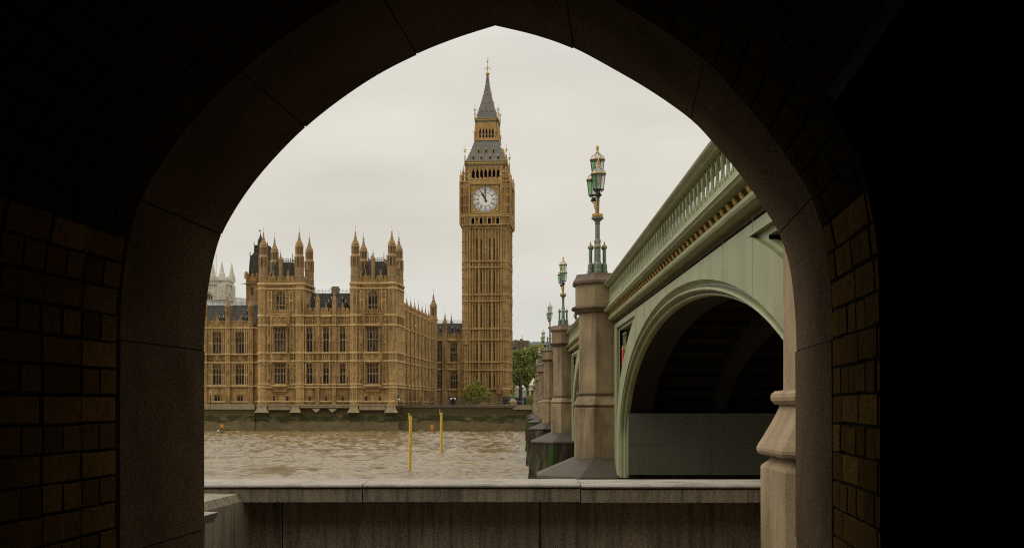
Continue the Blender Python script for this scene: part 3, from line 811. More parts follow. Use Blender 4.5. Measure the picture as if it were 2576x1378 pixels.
    for k in range(ns):
        p, q = v0 - 1 + (v1 - v0 + 2) * k / ns, v0 - 1 + (v1 - v0 + 2) * (k + 1) / ns
        zp, zq = ztop(p) - 1.0, ztop(q) - 1.0
        m.add([(3.0, p, zp), (29, p, zp), (29, q, zq), (3.0, q, zq), (3.0, p, zp - .3), (29, p, zp - .3), (29, q, zq - .3), (3.0, q, zq - .3)],
              [(0, 1, 2, 3), (7, 6, 5, 4), (0, 3, 7, 4), (1, 5, 6, 2)])
    obj('deck', m, M['paving'], bridge)
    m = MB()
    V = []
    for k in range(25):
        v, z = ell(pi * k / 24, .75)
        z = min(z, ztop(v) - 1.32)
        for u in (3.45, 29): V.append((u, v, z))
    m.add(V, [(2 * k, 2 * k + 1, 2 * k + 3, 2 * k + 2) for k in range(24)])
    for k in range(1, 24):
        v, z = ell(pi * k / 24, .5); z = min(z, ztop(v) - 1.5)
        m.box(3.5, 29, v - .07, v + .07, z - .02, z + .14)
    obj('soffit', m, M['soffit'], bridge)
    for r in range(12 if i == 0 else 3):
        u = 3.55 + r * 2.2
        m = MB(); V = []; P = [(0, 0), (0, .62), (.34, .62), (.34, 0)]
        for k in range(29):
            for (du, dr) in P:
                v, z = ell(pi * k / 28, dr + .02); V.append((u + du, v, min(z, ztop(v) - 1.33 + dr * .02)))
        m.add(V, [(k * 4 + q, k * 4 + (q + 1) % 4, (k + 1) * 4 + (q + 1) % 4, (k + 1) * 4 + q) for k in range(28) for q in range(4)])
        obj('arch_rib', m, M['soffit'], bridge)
    m = MB()                              # far face of the bridge
    for o1, o2 in zip(xs, xs[1:]):
        for sgn in (-1, 1):
            p, q = vc + sgn * o1, vc + sgn * o2
            m.add([(29, p, zlow(o1)), (29, q, zlow(o2 - 1e-6)), (29, q, zl(q)), (29, p, zl(p))], [(0, 1, 2, 3)])
            m.add([(29.1, p, zl(p)), (29.1, q, zl(q)), (29.1, q, ztop(q)), (29.1, p, ztop(p))], [(0, 1, 2, 3)])
    obj('far_spandrel', m, M['green'], bridge)
for i in range(7): span(i)
m = MB(); m.box(2.9, 29, -12, 9.0, 2.3, 2.5); m.box(2.65, 2.9, -12, CEN[0], 2.2, 3.5)
obj('approach', m, M['green'], bridge)

# ================================================================== three-lantern lamps on the piers
def make_lamp(label):
    t = thing('street_lamp', label, 'street lamp', group='three-lantern lamps on the bridge piers')
    m = MB()
    m.stack(0, 0, [(.20, 0), (.20, .05), (.15, .08), (.14, .38), (.115, .42), (.105, .46), (.10, 1.08), (.115, 1.12), (.10, 1.17), (.08, 1.20), (.076, 1.68), (.092, 1.70), (.092, 1.725), (.08, 1.74), (.09, 1.78), (.15, 1.84), (.195, 1.87), (.195, 1.925), (.16, 1.94)], 8)
    for k in range(4):
        a = pi / 2 * k
        m.tube([(cos(a) * .21, sin(a) * .21, .78), (cos(a) * .15, sin(a) * .15, .86), (cos(a) * .1, sin(a) * .1, .95)], .012, 5)
    obj('column', m, M['greendark'], t)
    cm = MB(); cm.stack(0, 0, [(.108, 0), (.108, .14), (.085, .17), (.092, .2), (.085, .34), (.07, .37), (.058, .40), (.056, .84), (.075, .87), (.09, .885), (.092, .90)], 8)
    cg = MB(); cg.stack(0, 0, [(.095, .90), (.095, .935)], 8)
    cd = MB(); cd.stack(0, 0, [(.088, .935), (.07, .975), (.03, 1.01), (.012, 1.03)], 8); cg.stack(0, 0, [(.012, 1.025), (.022, 1.045), (.012, 1.06), (.03, 1.075), (.012, 1.095), (.004, 1.12)], 6)
    first = None
    for k in range(4):
        a = pi / 2 * k
        lx, ly = cos(a) * .23, sin(a) * .23
        if first is None:
            first = (obj('colonnette', cm, M['greendark'], t), obj('cap', cd, M['greendark'], None), obj('finial', cg, M['gold'], None))
            p, b_, c_ = first; b_.parent = p; c_.parent = p
        else:
            p, b_, c_ = (x.copy() for x in first)
            for x in (p, b_, c_): COL.objects.link(x)
            p.parent = t; b_.parent = p; c_.parent = p
        p.location = (lx, ly, 0)
    m = MB(); m.stack(0, 0, [(.17, 1.938), (.175, 1.96), (.175, 2.03), (.15, 2.04)], 12)
    for k in range(12): m.ball((.175 * cos(k * pi / 6), .175 * sin(k * pi / 6), 2.0), .022, 5, 4)
    obj('collar', m, M['gold'], t)
    m = MB(); m.tube([(0, 0, 2.0), (0, 0, 3.12)], [.055, .04], 6); m.stack(0, 0, [(.06, 3.1), (.11, 3.16), (.11, 3.22), (.07, 3.26)], 8)
    obj('stem', m, M['greendark'], t)
    for s in (-1, 1):
        m = MB()
        pts = [((-.09 if s > 0 else .0) * k / 8, s * (.10 + .43 * (k / 8) ** 2.2), 2.03 + .53 * (k / 8)) for k in range(9)]
        m.tube(pts, .034, 5)
        obj('arm', m, M['greendark'], t)
        m = MB()
        for k in range(1, 9):
            p = pts[k]; m.ball((p[0] - .03, p[1] - s * 0, p[2]), .034, 5, 4); m.ball((p[0] + .03, p[1], p[2]), .034, 5, 4)
            m.ball((p[0], p[1] + (-.03), p[2]), .03, 5, 4)
        obj('scroll', m, M['gold'], t)
    fr, gl, cr_, fi = MB(), MB(), MB(), MB()
    fr.stack(0, 0, [(.05, -.24), (.10, -.20), (.11, -.16), (.06, -.12), (.05, -.08)], 8)
    rb, rt, zb, zt_ = .165, .225, 0, .50
    for k in range(8):
        a = pi / 8 + k * pi / 4; kk = 1 / cos(pi / 8)
        fr.tube([(rb * kk * cos(a), rb * kk * sin(a), zb), (rt * kk * cos(a), rt * kk * sin(a), zt_)], .012, 4)
        fr.tube([(.05 * cos(a), .05 * sin(a), -.1), (rb * .75 * cos(a), rb * .75 * sin(a), -.06), (rb * kk * cos(a), rb * kk * sin(a), zb)], .011, 4)
        fr.tube([(rt * kk * cos(a), rt * kk * sin(a), zt_ + .03), (rt * .93 * cos(a), rt * .93 * sin(a), zt_ + .12), (rt * .45 * cos(a), rt * .45 * sin(a), zt_ + .2), (.05 * cos(a), .05 * sin(a), zt_ + .26)], .009, 4)
        a2 = a + pi / 4
        q = lambda r, z, an: (r * kk * cos(an), r * kk * sin(an), z)
        am = (a + a2) / 2
        gl.cur = 1 if cos(am) < -.3 else 0
        gl.add([q(rb, zb, a), q(rb, zb, a2), q(rt, zt_, a2), q(rt, zt_, a)], [(0, 1, 2, 3)])
        gl.cur = 0
        gl.add([q(rt, zt_ + .03, a), q(rt, zt_ + .03, a2), q(rt * .85, zt_ + .12, a2), q(rt * .85, zt_ + .12, a)], [(0, 1, 2, 3)])
        gl.add([q(rt * .85, zt_ + .12, a), q(rt * .85, zt_ + .12, a2), q(rt * .42, zt_ + .2, a2), q(rt * .42, zt_ + .2, a)], [(0, 1, 2, 3)])
        gl.add([q(rt * .42, zt_ + .2, a), q(rt * .42, zt_ + .2, a2), q(.05, zt_ + .26, a2), q(.05, zt_ + .26, a)], [(0, 1, 2, 3)])
    fr.stack(0, 0, [(rb - .01, -.012), (rb + .012, -.012), (rb + .012, .012), (rb - .01, .012)], 8)
    fr.stack(0, 0, [(rt, zt_ - .015), (rt + .02, zt_ - .015), (rt + .02, zt_ + .01), (rt, zt_ + .01)], 8)
    fr.ball((0, 0, .2), .05, 6, 5)
    cr_.stack(0, 0, [(rt + .012, zt_ + .008), (rt + .03, zt_ + .012), (rt + .026, zt_ + .045), (rt - .01, zt_ + .05)], 8)
    fi.stack(0, 0, [(.06, zt_ + .25), (.05, zt_ + .29), (.03, zt_ + .31), (.028, zt_ + .35), (.055, zt_ + .38), (.03, zt_ + .42), (.025, zt_ + .45), (.004, zt_ + .53)], 6)
    fi.box(-.05, .05, -.018, .018, zt_ + .42, zt_ + .455); fi.box(-.018, .018, -.05, .05, zt_ + .42, zt_ + .455)
    L0 = None
    for (x, y, z) in ((0, 0, 3.32), (.0, -.53, 2.75), (-.09, .53, 2.75)):
        if L0 is None:
            L0 = [obj('lantern', fr, M['ironblack'], t)] + [obj(nm, b_, mt, None) for nm, b_, mt in (('glass', gl, [M['lampclear'], M['lampgreen']]), ('gilt_band', cr_, M['gold']), ('finial', fi, M['gold']))]
            for o in L0[1:]: o.parent = L0[0]
            R = L0
        else:
            R = [o.copy() for o in L0]
            for o in R: COL.objects.link(o)
            R[0].parent = t
            for o in R[1:]: o.parent = R[0]
        R[0].location = (x, y, z)
    return t
def bpt(u, v): return (u * cos(BA) + v * sin(BA), -u * sin(BA) + v * cos(BA))
LAB = ['largest and nearest green three-lantern lamp, on the first granite pier', 'second largest green three-lantern lamp, on the pier behind the nearest one',
       'third green three-lantern lamp along the bridge, left of the second', 'fourth lamp along the bridge, small before the trees',
       'fifth lamp along the bridge, tiny, half hidden behind the fourth pier', 'farthest tiny lamp along the bridge, before the trees']
lamp0 = make_lamp(LAB[0])
for i in range(1, 7):
    x, y = bpt(2.45, CEN[i]); z = EYE + ZCAP[i] - .01
    if i == 1: lamp0.location = (x, y, z); lamp0.rotation_euler = (0, 0, -BA)
    else: dup(lamp0, (x, y, z), LAB[i - 1])

# ================================================================== the palace across the river
PA = radians(4.3)
PP = Plane(((998 - 1288) / F * 263, 263.0), PA)
GZ = -.36
palace = thing('palace', 'long honey coloured Gothic palace with turrets and slate roofs rising from the far river wall', 'palace', (PP.P[0], PP.P[1], EYE + GZ), -PA, dz=-GZ)
class Fac:
    """a facade plane: u along it, o outward, z up, written into mesh mb"""
    def __init__(s, mb, x0, y0, side=False): s.m, s.x, s.y, s.side = mb, x0, y0, side
    def box(s, u0, u1, o0, o1, z0, z1, j=.004):
        if s.side: s.m.box(s.x + o0, s.x + o1, s.y + u0, s.y + u1, z0, z1, j)
        else: s.m.box(s.x + u0, s.x + u1, s.y - o1, s.y - o0, z0, z1, j)
    def prism(s, pts, o0, o1):
        if s.side: s.m.prism([(s.y + p, q) for p, q in pts], s.x + o0, s.x + o1, 'x')
        else: s.m.prism([(s.x + p, q) for p, q in pts], s.y - o1, s.y - o0, 'y')
    def wall(s, u0, u1, z0, z1, openings, th=.7):
        us = sorted({u0, u1} | {min(max(q, u0), u1) for o in openings for q in o[:2]})
        zs = sorted({z0, z1} | {min(max(q, z0), z1) for o in openings for q in o[2:]})
        for a, b in zip(zs, zs[1:]):
            run = None
            for p, q in zip(us, us[1:]):
                hole = any(o[0] < (p + q) / 2 < o[1] and o[2] < (a + b) / 2 < o[3] for o in openings)
                if hole:
                    if run: s.box(run[0], run[1], -th, 0, a, b, 0)
                    run = None
                else: run = (run[0], q) if run else (p, q)
            if run: s.box(run[0], run[1], -th, 0, a, b, 0)
    def panels(s, u0, u1, z0, z1, pitch, w=.15, o=.26, mid=None, heads=True):
        s.m.cur = 1; s._panels(u0, u1, z0, z1, pitch, w, o, mid, heads); s.m.cur = 0
    def _panels(s, u0, u1, z0, z1, pitch, w, o, mid, heads):
        n = max(1, round((u1 - u0) / pitch)); d = (u1 - u0) / n
        for k in range(n + 1):
            u = u0 + k * d; s.box(u - w / 2, u + w / 2, 0, o, z0, z1)
        if heads:
            for k in range(n):
                a, b = u0 + k * d + w / 2, u0 + (k + 1) * d - w / 2; h = min(.55, (z1 - z0) * .3)
                for zz in ([z1] + ([mid] if mid else [])):
                    s.prism([(a, zz), (a, zz - h), ((a + b) / 2, zz - .05), (b, zz - h), (b, zz)], 0, o * .7)
        if mid: s.box(u0, u1, 0, o * .8, mid - .08, mid + .1)
    def string(s, u0, u1, z, h=.32, o=.42):
        s.m.cur = 1
        s.prism([(u0, z), (u1, z), (u1, z + h), (u0, z + h)], 0, o)
        s.m.cur = 0
        s.box(u0, u1, 0, o * .5, z - h * .7, z)
    def frieze(s, u0, u1, z0, z1, pitch=.95):
        n = max(1, round((u1 - u0) / pitch)); d = (u1 - u0) / n
        for k in range(n + 1): s.box(u0 + k * d - .08, u0 + k * d + .08, 0, .3, z0, z1)
        for k in range(n):
            c = u0 + (k + .5) * d; zc = (z0 + z1) / 2; r = min(d * .3, (z1 - z0) * .3)
            s.prism([(c - r, zc), (c, zc - r), (c + r, zc), (c, zc + r)], 0, .2)
            s.prism([(c - d / 2, z1), (c - d / 2, z1 - .3), (c, z1 - .06), (c + d / 2, z1 - .3), (c + d / 2, z1)], 0, .22)
    def arms(s, c, z0, z1, w):
        """carved supporters either side of a shield"""
        zc = (z0 + z1) / 2; h = (z1 - z0)
        s.prism([(c - .28, zc + .3 * h), (c + .28, zc + .3 * h), (c + .28, zc - .1 * h), (c, zc - .38 * h), (c - .28, zc - .1 * h)], 0, .2)
        s.box(c - .2, c + .2, 0, .22, zc + .3 * h, zc + .44 * h)
        for q in (-1, 1):
            s.prism([(c + q * .36, zc - .4 * h), (c + q * .55, zc - .4 * h), (c + q * .6, zc), (c + q * .5, zc + .25 * h), (c + q * .38, zc + .2 * h)], 0, .18)
            s.prism([(c + q * .58, zc - .4 * h), (c + q * w / 2, zc - .42 * h), (c + q * (w / 2 - .1), zc - .1 * h), (c + q * .7, zc - .15 * h)], 0, .14)
            s.prism([(c + q * .6, zc + .1 * h), (c + q * (w / 2), zc + .35 * h), (c + q * (w / 2 - .15), zc + .42 * h), (c + q * .55, zc + .3 * h)], 0, .12)
    def merlons(s, u0, u1, z0, h=.75, wall=.9, pitch=1.05, o=0, spikes=True):
        s.box(u0, u1, o - .45, o, z0, z0 + wall)
        n = max(1, round((u1 - u0) / pitch)); d = (u1 - u0) / n
        for k in range(n):
            a, b = u0 + k * d + d * .2, u0 + k * d + d * .8
            s.box(a, b, o - .4, o - .02, z0 + wall, z0 + wall + h)
            s.prism([(a - .08, z0 + wall + h), (b + .08, z0 + wall + h), ((a + b) / 2, z0 + wall + h + .3)], o - .42, o)
            s.prism([((a + b) / 2 - .18, z0 + .15), ((a + b) / 2 + .18, z0 + .15), ((a + b) / 2, z0 + wall + .2)], o - .02, o + .09)
    def gable(s, c, z0, z1, w=1.1, o=.12):
        s.box(c - w / 2, c + w / 2, -.35, o, z0, z0 + (z1 - z0) * .42)
        s.prism([(c - w / 2 - .1, z0 + (z1 - z0) * .42), (c + w / 2 + .1, z0 + (z1 - z0) * .42), (c + .14, z0 + (z1 - z0) * .62), (c + .05, z1), (c - .05, z1), (c - .14, z0 + (z1 - z0) * .62)], -.3, o)
        s.prism([(c - w * .22, z0 + .3), (c + w * .22, z0 + .3), (c + w * .22, z0 + .9), (c, z0 + 1.2), (c - w * .22, z0 + .9)], o, o + .08)
def window(fac, u0, u1, z0, z1, lights, transoms, glass='glass', headh=1.0, heavy=(), parent=None, arch=False):
    """stone bars in the opening, leaded glass behind as a part of the window"""
    m = MB(); f = Fac(m, fac.x, fac.y, fac.side)
    d = (u1 - u0) / lights; w = .075
    for k in range(1, lights):
        ww = w * (2.4 if k in heavy else 1)
        f.box(u0 + k * d - ww, u0 + k * d + ww, -.42, -.1 if k not in heavy else .05, z0, z1)
    for t in transoms: f.box(u0, u1, -.42, -.06, t - .09, t + .09)
    zh = z1 - headh
    for k in range(lights):
        a, b = u0 + k * d, u0 + (k + 1) * d
        for tz, hh in [(t - .09, .4) for t in transoms] + [(zh, .5)]:
            f.prism([(a, tz + .02), (a, tz - hh), (a + d * .16, tz - hh * .45), ((a + b) / 2, tz - .02)], -.4, -.14)
            f.prism([(b, tz + .02), (b, tz - hh), (b - d * .16, tz - hh * .45), ((a + b) / 2, tz - .02)], -.4, -.14)
        if headh > .3:
            f.box((a + b) / 2 - .05, (a + b) / 2 + .05, -.4, -.14, zh - .03, z1)
            for (p, q) in ((a, (a + b) / 2), ((a + b) / 2, b)):
                f.prism([(p, z1), (p, z1 - .35), ((p + q) / 2, z1 - .05), (q, z1 - .35), (q, z1)], -.4, -.14)
    if arch:
        n = 10; c = (u0 + u1) / 2; hw = (u1 - u0) / 2
        for sg in (-1, 1):
            pts = [(c + sg * hw, z1 + .02)] + [(c + sg * hw * cos(t), z1 - hw * 1.15 + hw * 1.15 * sin(t) ) for t in [pi / 2 * k / n for k in range(n + 1)]]
            f.prism(pts[::sg], -.5, -.02)
    # sill and dripstone frame
    f.box(u0 - .14, u1 + .14, -.1, .16, z0 - .2, z0 - .001); f.box(u0 - .16, u0 - .001, -.02, .1, z0, z1 + .16); f.box(u1 + .001, u1 + .16, -.02, .1, z0, z1 + .16); f.box(u0 - .16, u1 + .16, -.02, .14, z1 + .16, z1 + .3)
    o = obj('window', m, M['lime_top'], parent or palace)
    g = MB(); gf = Fac(g, fac.x, fac.y, fac.side); gf.box(u0 - .02, u1 + .02, -.5, -.36, z0 - .02, z1 + .02)
    obj('glass', g, M[glass], o)
    return o
def oct_turret(prof_solid, slots, r_core, mat=M['lime_top'], par_=palace, name='turret'):
    """octagonal turret at local origin: solid rings plus slotted stages (z0,z1,r)"""
    m = MB()
    for p in prof_solid: m.stack(0, 0, p, 8)
    for (z0, z1, r) in slots:
        k = 1 / cos(pi / 8)
        for q in range(8):
            a = pi / 8 + q * pi / 4
            m.tube([(r * k * .96 * cos(a), r * k * .96 * sin(a), z0), (r * k * .96 * cos(a), r * k * .96 * sin(a), z1)], r * .20, 4)
            a2 = a + pi / 8
            m.tube([(r * .97 * cos(a2), r * .97 * sin(a2), z0), (r * .97 * cos(a2), r * .97 * sin(a2), z1)], r * .07, 4)
    t = obj(name, m, mat, par_)
    c = MB()
    for (z0, z1, r) in slots: c.stack(0, 0, [(r * r_core, z0 - .05), (r * r_core, z1 + .05)], 8)
    obj('louvre', c, M['ironblack'], t)
    return t
def copy_part(o, loc, parent=None):
    r = o.copy(); COL.objects.link(r); r.parent = parent or o.parent; r.location = loc
    for ch in list(o.children):
        c = ch.copy(); COL.objects.link(c); c.parent = r
    return r
def finial(z, h, r):            # crocketed spirelet
    return [(r, z), (r * 1.16, z + .05 * h), (r * .95, z + .1 * h), (r * .9, z + .16 * h), (r * .62, z + .24 * h), (r * .72, z + .26 * h), (r * .4, z + .36 * h), (r * .5, z + .38 * h), (r * .2, z + .54 * h), (r * .4, z + .61 * h), (r * .12, z + .66 * h), (r * .28, z + .73 * h), (r * .07, z + .77 * h), (r * .15, z + .84 * h), (.03, z + .88 * h), (.022, z + 1.25 * h)]
Z1, Z2, Z3, Z4, Z5, Z6, Z7, Z8 = .38, 3.45, 9.15, 10.98, 16.98, 19.1, 24.95, 26.05   # string courses
# ---- the two corner towers and the range between them
xA0, xA1, xC0, xC1 = PP.u(650), PP.u(762.5), PP.u(881.5), PP.u(996)
xW0, yW = -58.0, 5.2
tur_sol = [[(.98, 26.0), (.98, 27.6), (1.02, 27.7), (1.02, 27.85), (.94, 27.95), (.94, 29.75), (.98, 29.8), (.98, 29.9)],
           [(.93, 31.8), (1.0, 31.95), (1.02, 32.1), (.86, 32.35), (.78, 32.5), (.76, 32.7)], [(.76, 34.0), (.88, 34.15), (.88, 34.3), (.76, 34.4)],
           [(.78, 34.38), (.82, 34.5), (.76, 34.75), (.78, 34.8), (.66, 35.05), (.68, 35.1), (.48, 35.4), (.52, 35.46), (.31, 35.8), (.36, 35.86), (.17, 36.3), (.30, 36.36), (.30, 36.44), (.11, 36.55), (.10, 36.8), (.24, 36.86), (.24, 36.94), (.08, 37.05), (.15, 37.35), (.03, 37.6), (.025, 38.8)]]
tur_slot = [(29.9, 31.8, .90), (32.7, 34.0, .74)]
TT = oct_turret(tur_sol, tur_slot, .72)
tower_depth = 10.2
spots = []
for (a, b) in ((xA0, xA1), (xC0, xC1)):
    spots += [(a + .98, .55), (b - .98, .55), (a + .98, tower_depth - .6), (b - .98, tower_depth - .6)]
for k, (x, y) in enumerate(spots):
    if k == 0: TT.location = (x, y, 0)
    else: copy_part(TT, (x, y, 0))
pin = MB(); pin.stack(0, 0, [(.34, 26.0), (.34, 29.4), (.40, 29.5), (.40, 29.7)], 4, rot=pi / 4)
pin.stack(0, 0, finial(29.7, 2.9, .34), 4, rot=pi / 4)
PIN = obj('pinnacle', pin, M['lime_top'], palace)
pin2 = MB(); pin2.stack(0, 0, [(.4, 26.0), (.4, 31.0), (.46, 31.1), (.46, 31.4)], 8); pin2.stack(0, 0, finial(31.4, 1.9, .42), 8)
PIN2 = obj('pinnacle', pin2, M['lime_top'], palace)
first_pin = True
def tower(a, b):
    global first_pin
    c = (a + b) / 2; L, R = a + 2.05, b - 2.05
    m = MB(); f = Fac(m, 0, 0)
    lo = (PP.u(686) - PP.u(706)); hw = 1.62
    W1, W2 = (c - hw, c + hw, 4.15, 8.75), (c - hw, c + hw, 11.2, 16.65)
    W3 = (c - 1.0, c + 1.0, 20.55, 24.6)
    G = [(c - 1.75 + s * 1.55 - .28 + (1.75 if s > 0 else 0) * 1.0, c - 1.75 + s * 1.55 + .28 + (1.75 if s > 0 else 0) * 1.0, .15, 1.5) for s in (0, 2)]
    G = [(c - 1.75, c - 1.2, .15, 1.5), (c + 1.2, c + 1.75, .15, 1.5)]
    f.wall(L, R, -.5, Z8 + .3, [W3] + [(c - hw - .55, c + hw + .55, 3.9, 17.0)] + G)
    # return sides and back, corner shafts
    for xx in (a, b):
        m.box(xx + (-.0 if xx == a else -.9), xx + (.9 if xx == a else .0), 1.0, tower_depth - 1, -.5, Z8 + .3, 0)
    m.box(L, R, tower_depth - .8, tower_depth, 15, Z8 + .3, 0)
    for (x, y) in ((a + .98, .55), (b - .98, .55), (a + .98, tower_depth - .6), (b - .98, tower_depth - .6)):
        m.stack(x, y, [(1.2, -.5), (1.2, Z1), (1.04, Z1 + .3), (1.04, 26.02)], 8)
        m.cur = 1
        for k in range(8):                                   # shafts on the angles of the octagon
            t = pi / 8 + k * pi / 4
            m.tube([(x + 1.12 * cos(t), y + 1.12 * sin(t), Z1 + .3), (x + 1.12 * cos(t), y + 1.12 * sin(t), 26)], .075, 4, False)
        for z, r in ((Z1, 1.24), (Z2, 1.2), (Z2 + .7, 1.16), (Z3, 1.2), (Z4, 1.2), (Z5, 1.22), (Z6, 1.2), (Z7, 1.22), (Z8, 1.28)):
            m.stack(x, y, [(r - .12, z - .18), (r, z), (r, z + .26), (r - .1, z + .34)], 8)
        m.cur = 0
        for (z0, z1) in ((4.2, 9.0), (11.2, 16.8), (19.5, 24.7)):
            for k in range(8):
                t = k * pi / 4
                if sin(t) > .3 and y < 5: continue
                for zz in (z1 - .25, (z0 + z1) / 2):
                    m.box(x + 1.03 * cos(t) - .12, x + 1.03 * cos(t) + .12, y + 1.03 * sin(t) - .12, y + 1.03 * sin(t) + .12, zz - .18, zz + .18)
    # projecting bay window through two storeys on a corbel
    w0, w1 = c - hw - .5, c + hw + .5
    m.prism([(w0, -.75), (w0 + .5, -1.0), (w1 - .5, -1.0), (w1, -.75), (w1, .3), (w0, .3)], 3.3, 4.1, 'z')
    m.prism([(w0, -.75), (w0 + .5, -1.0), (w1 - .5, -1.0), (w1, -.75), (w1, .3), (w0, .3)], 8.78, 11.17, 'z')
    m.prism([(w0, -.75), (w0 + .5, -1.0), (w1 - .5, -1.0), (w1, -.75), (w1, .3), (w0, .3)], 16.68, 19.3, 'z')
    m.prism([(w0 + .2, 3.31), (w0 + .9, 2.6), (w1 - .9, 2.6), (w1 - .2, 3.31)], -.7, .2, 'y')
    m.prism([(w0 + .9, 2.62), (w0 + 1.3, 2.2), (w1 - 1.3, 2.2), (w1 - .9, 2.62)], -.35, .2, 'y')
    for (z0, z1) in ((4.1, 8.8), (11.15, 16.7)):
        for (p, q) in ((w0, w0 + .14), (w1 - .14, w1)): m.box(p, q, -.76, .2, z0, z1)
        for (p, q) in ((w0 + .36, w0 + .58), (w1 - .58, w1 - .36)): m.box(p, q, -1.0, -.6, z0, z1)
    fb = Fac(m, 0, -1.0)
    fb.arms(c, 9.3, 10.95, 2.6); fb.frieze(w0 + .5, w1 - .5, 17.3, 19.0, 1.1)
    fb.string(w0 + .4, w1 - .4, Z3 - .05); fb.string(w0 + .4, w1 - .4, Z4 - .05); fb.string(w0 + .4, w1 - .4, Z5 - .05); fb.string(w0 + .4, w1 - .4, Z2 + .35)
    # panelling either side
    for (u0, u1) in ((L, w0), (w1, R)):
        f.panels(u0 + .1, u1 - .1, 4.2, 8.95, .62, mid=6.5); f.panels(u0 + .1, u1 - .1, 11.3, 16.8, .62, mid=14)
        f.frieze(u0, u1, Z3 + .3, Z4 - .1); f.frieze(u0, u1, Z5 + .3, Z6 - .1)
        for z in (6.3, 14.0):                                # canopied statues
            uu = (u0 + u1) / 2; f.box(uu - .2, uu + .2, 0, .32, z - .75, z + .35); f.prism([(uu - .3, z + .35), (uu + .3, z + .35), (uu, z + 1.1)], 0, .35); f.prism([(uu - .28, z - .75), (uu + .28, z - .75), (uu, z - 1.2)], 0, .3)
    for z in (Z1, Z2, Z2 + .62): f.string(L - .3, R + .3, z)
    for z in (Z3, Z4, Z5): f.string(L - .3, w0, z); f.string(w1, R + .3, z)
    f.string(L - .3, R + .3, Z6, .34, .35); f.string(L - .3, R + .3, Z7, .3, .3); f.string(L - .3, R + .3, Z8 - .08, .4, .5)
    f.frieze(L, R, Z7 + .3, Z8 - .12, .85)
    # third storey: arched window between niches and a balcony
    f.panels(L + .15, c - 1.95, 20.2, 24.6, .8, mid=22.6); f.panels(c + 1.95, R - .15, 20.2, 24.6, .8, mid=22.6)
    for s in (-1, 1):
        u = c + s * 1.5
        f.box(u - .42, u - .28, 0, .25, 20.2, 24.75); f.box(u + .28, u + .42, 0, .25, 20.2, 24.75)
        for z in (20.9, 22.1, 23.4):
            f.box(u - .16, u + .16, 0, .24, z - .3, z + .4); f.prism([(u - .27, z + .45), (u + .27, z + .45), (u, z + .85)], 0, .3)
    f.box(c - 2.3, c + 2.3, 0, .8, 19.45, 19.7); f.box(c - 2.1, c + 2.1, .1, .55, 19.2, 19.45)
    n = 9
    for k in range(n):
        u = c - 2.2 + 4.4 * k / (n - 1); f.box(u - .1, u + .1, .6, .76, 19.7, 20.45 + (.35 if k % 2 == 0 else 0))
    f.box(c - 2.3, c + 2.3, .62, .74, 20.1, 20.3)
    # parapet with two gabled niches
    f.merlons(a + 1.9, b - 1.9, Z8 + .25, .6, .75, .95)
    for s in (-1, 1): f.gable(c + s * 1.65, Z8 + .3, 29.2, 1.0, .15)
    mm = Fac(m, b, 0, True)                                  # north return
    mm.merlons(1.8, tower_depth - 1.8, Z8 + .25, .6, .75, .95)
    for z in (Z1, Z2, Z2 + .62, Z3, Z4, Z5, Z6, Z7, Z8): mm.string(1.4, tower_depth - 1.4, z)
    for (z0, z1) in ((4.2, 8.95), (11.3, 16.8), (19.5, 24.8)): mm.panels(1.7, tower_depth - 1.7, z0, z1, .85, mid=(z0 + z1) / 2, o=.2)
    mm.frieze(1.7, tower_depth - 1.7, Z3 + .3, Z4 - .1); mm.frieze(1.7, tower_depth - 1.7, Z5 + .3, Z6 - .1)
    # hood moulds of the little basement windows
    for g_ in G: f.box(g_[0] - .35, g_[1] + .35, 0, .18, 1.75, 1.95); f.box(g_[0] - .35, g_[0] - .2, 0, .16, 1.1, 1.75); f.box(g_[1] + .2, g_[1] + .35, 0, .16, 1.1, 1.75)
    obj('tower_wall', m, [M['lime'], M['trim']], palace)
    fw_ = Fac(None, 0, -.55)
    window(fw_, c - hw - .42, c + hw + .42, 4.15, 8.75, 6, [6.55], 'glass', .9, (1, 5)); window(fw_, c - hw - .42, c + hw + .42, 11.2, 16.65, 6, [14.0], 'glass2', 1.1, (1, 5))
    ff = Fac(None, 0, 0)
    window(ff, *W3, 3, [21.5], 'glass2', 1.0, arch=True)
    for g_ in G: window(ff, *g_, 1, [], 'glass', .1)
    # steep iron roof inside the turrets
    m = MB(); cx, cy = c, tower_depth / 2 + .1
    m.add([(cx - 3.6, 1.3, 26.3), (cx + 3.6, 1.3, 26.3), (cx + 3.6, tower_depth - 1.2, 26.3), (cx - 3.6, tower_depth - 1.2, 26.3), (cx - 1.7, 3.4, 31.3), (cx + 1.7, 3.4, 31.3), (cx + 1.7, tower_depth - 3.2, 31.3), (cx - 1.7, tower_depth - 3.2, 31.3)],
          [(0, 1, 5, 4), (1, 2, 6, 5), (2, 3, 7, 6), (3, 0, 4, 7), (4, 5, 6, 7)])
    for s in (-1, 1):
        for t in (-1, 1):
            m.tube([(cx + s * 3.6, cy + t * 3.85, 26.3), (cx + s * 1.7, cy + t * 1.75, 31.3)], .12, 5)
    rf = obj('roof', m, M['slate'], palace)
    m = MB()
    for k in range(9):
        x = cx - 1.7 + 3.4 * k / 8
        for y in (3.4, tower_depth - 3.2): m.tube([(x, y, 31.3), (x, y, 32.1 + .25 * (k % 2))], .045, 4)
    for z in (31.55, 31.95):
        for y in (3.4, tower_depth - 3.2): m.box(cx - 1.7, cx + 1.7, y - .03, y + .03, z, z + .07)
    for s in (-1, 1):
        m.box(cx + s * 1.7 - .03, cx + s * 1.7 + .03, 3.4, tower_depth - 3.2, 31.5, 31.9)
        for y in (3.4, tower_depth - 3.2): m.tube([(cx + s * 1.75, y, 31.2), (cx + s * 1.75, y, 33.2)], .07, 5)
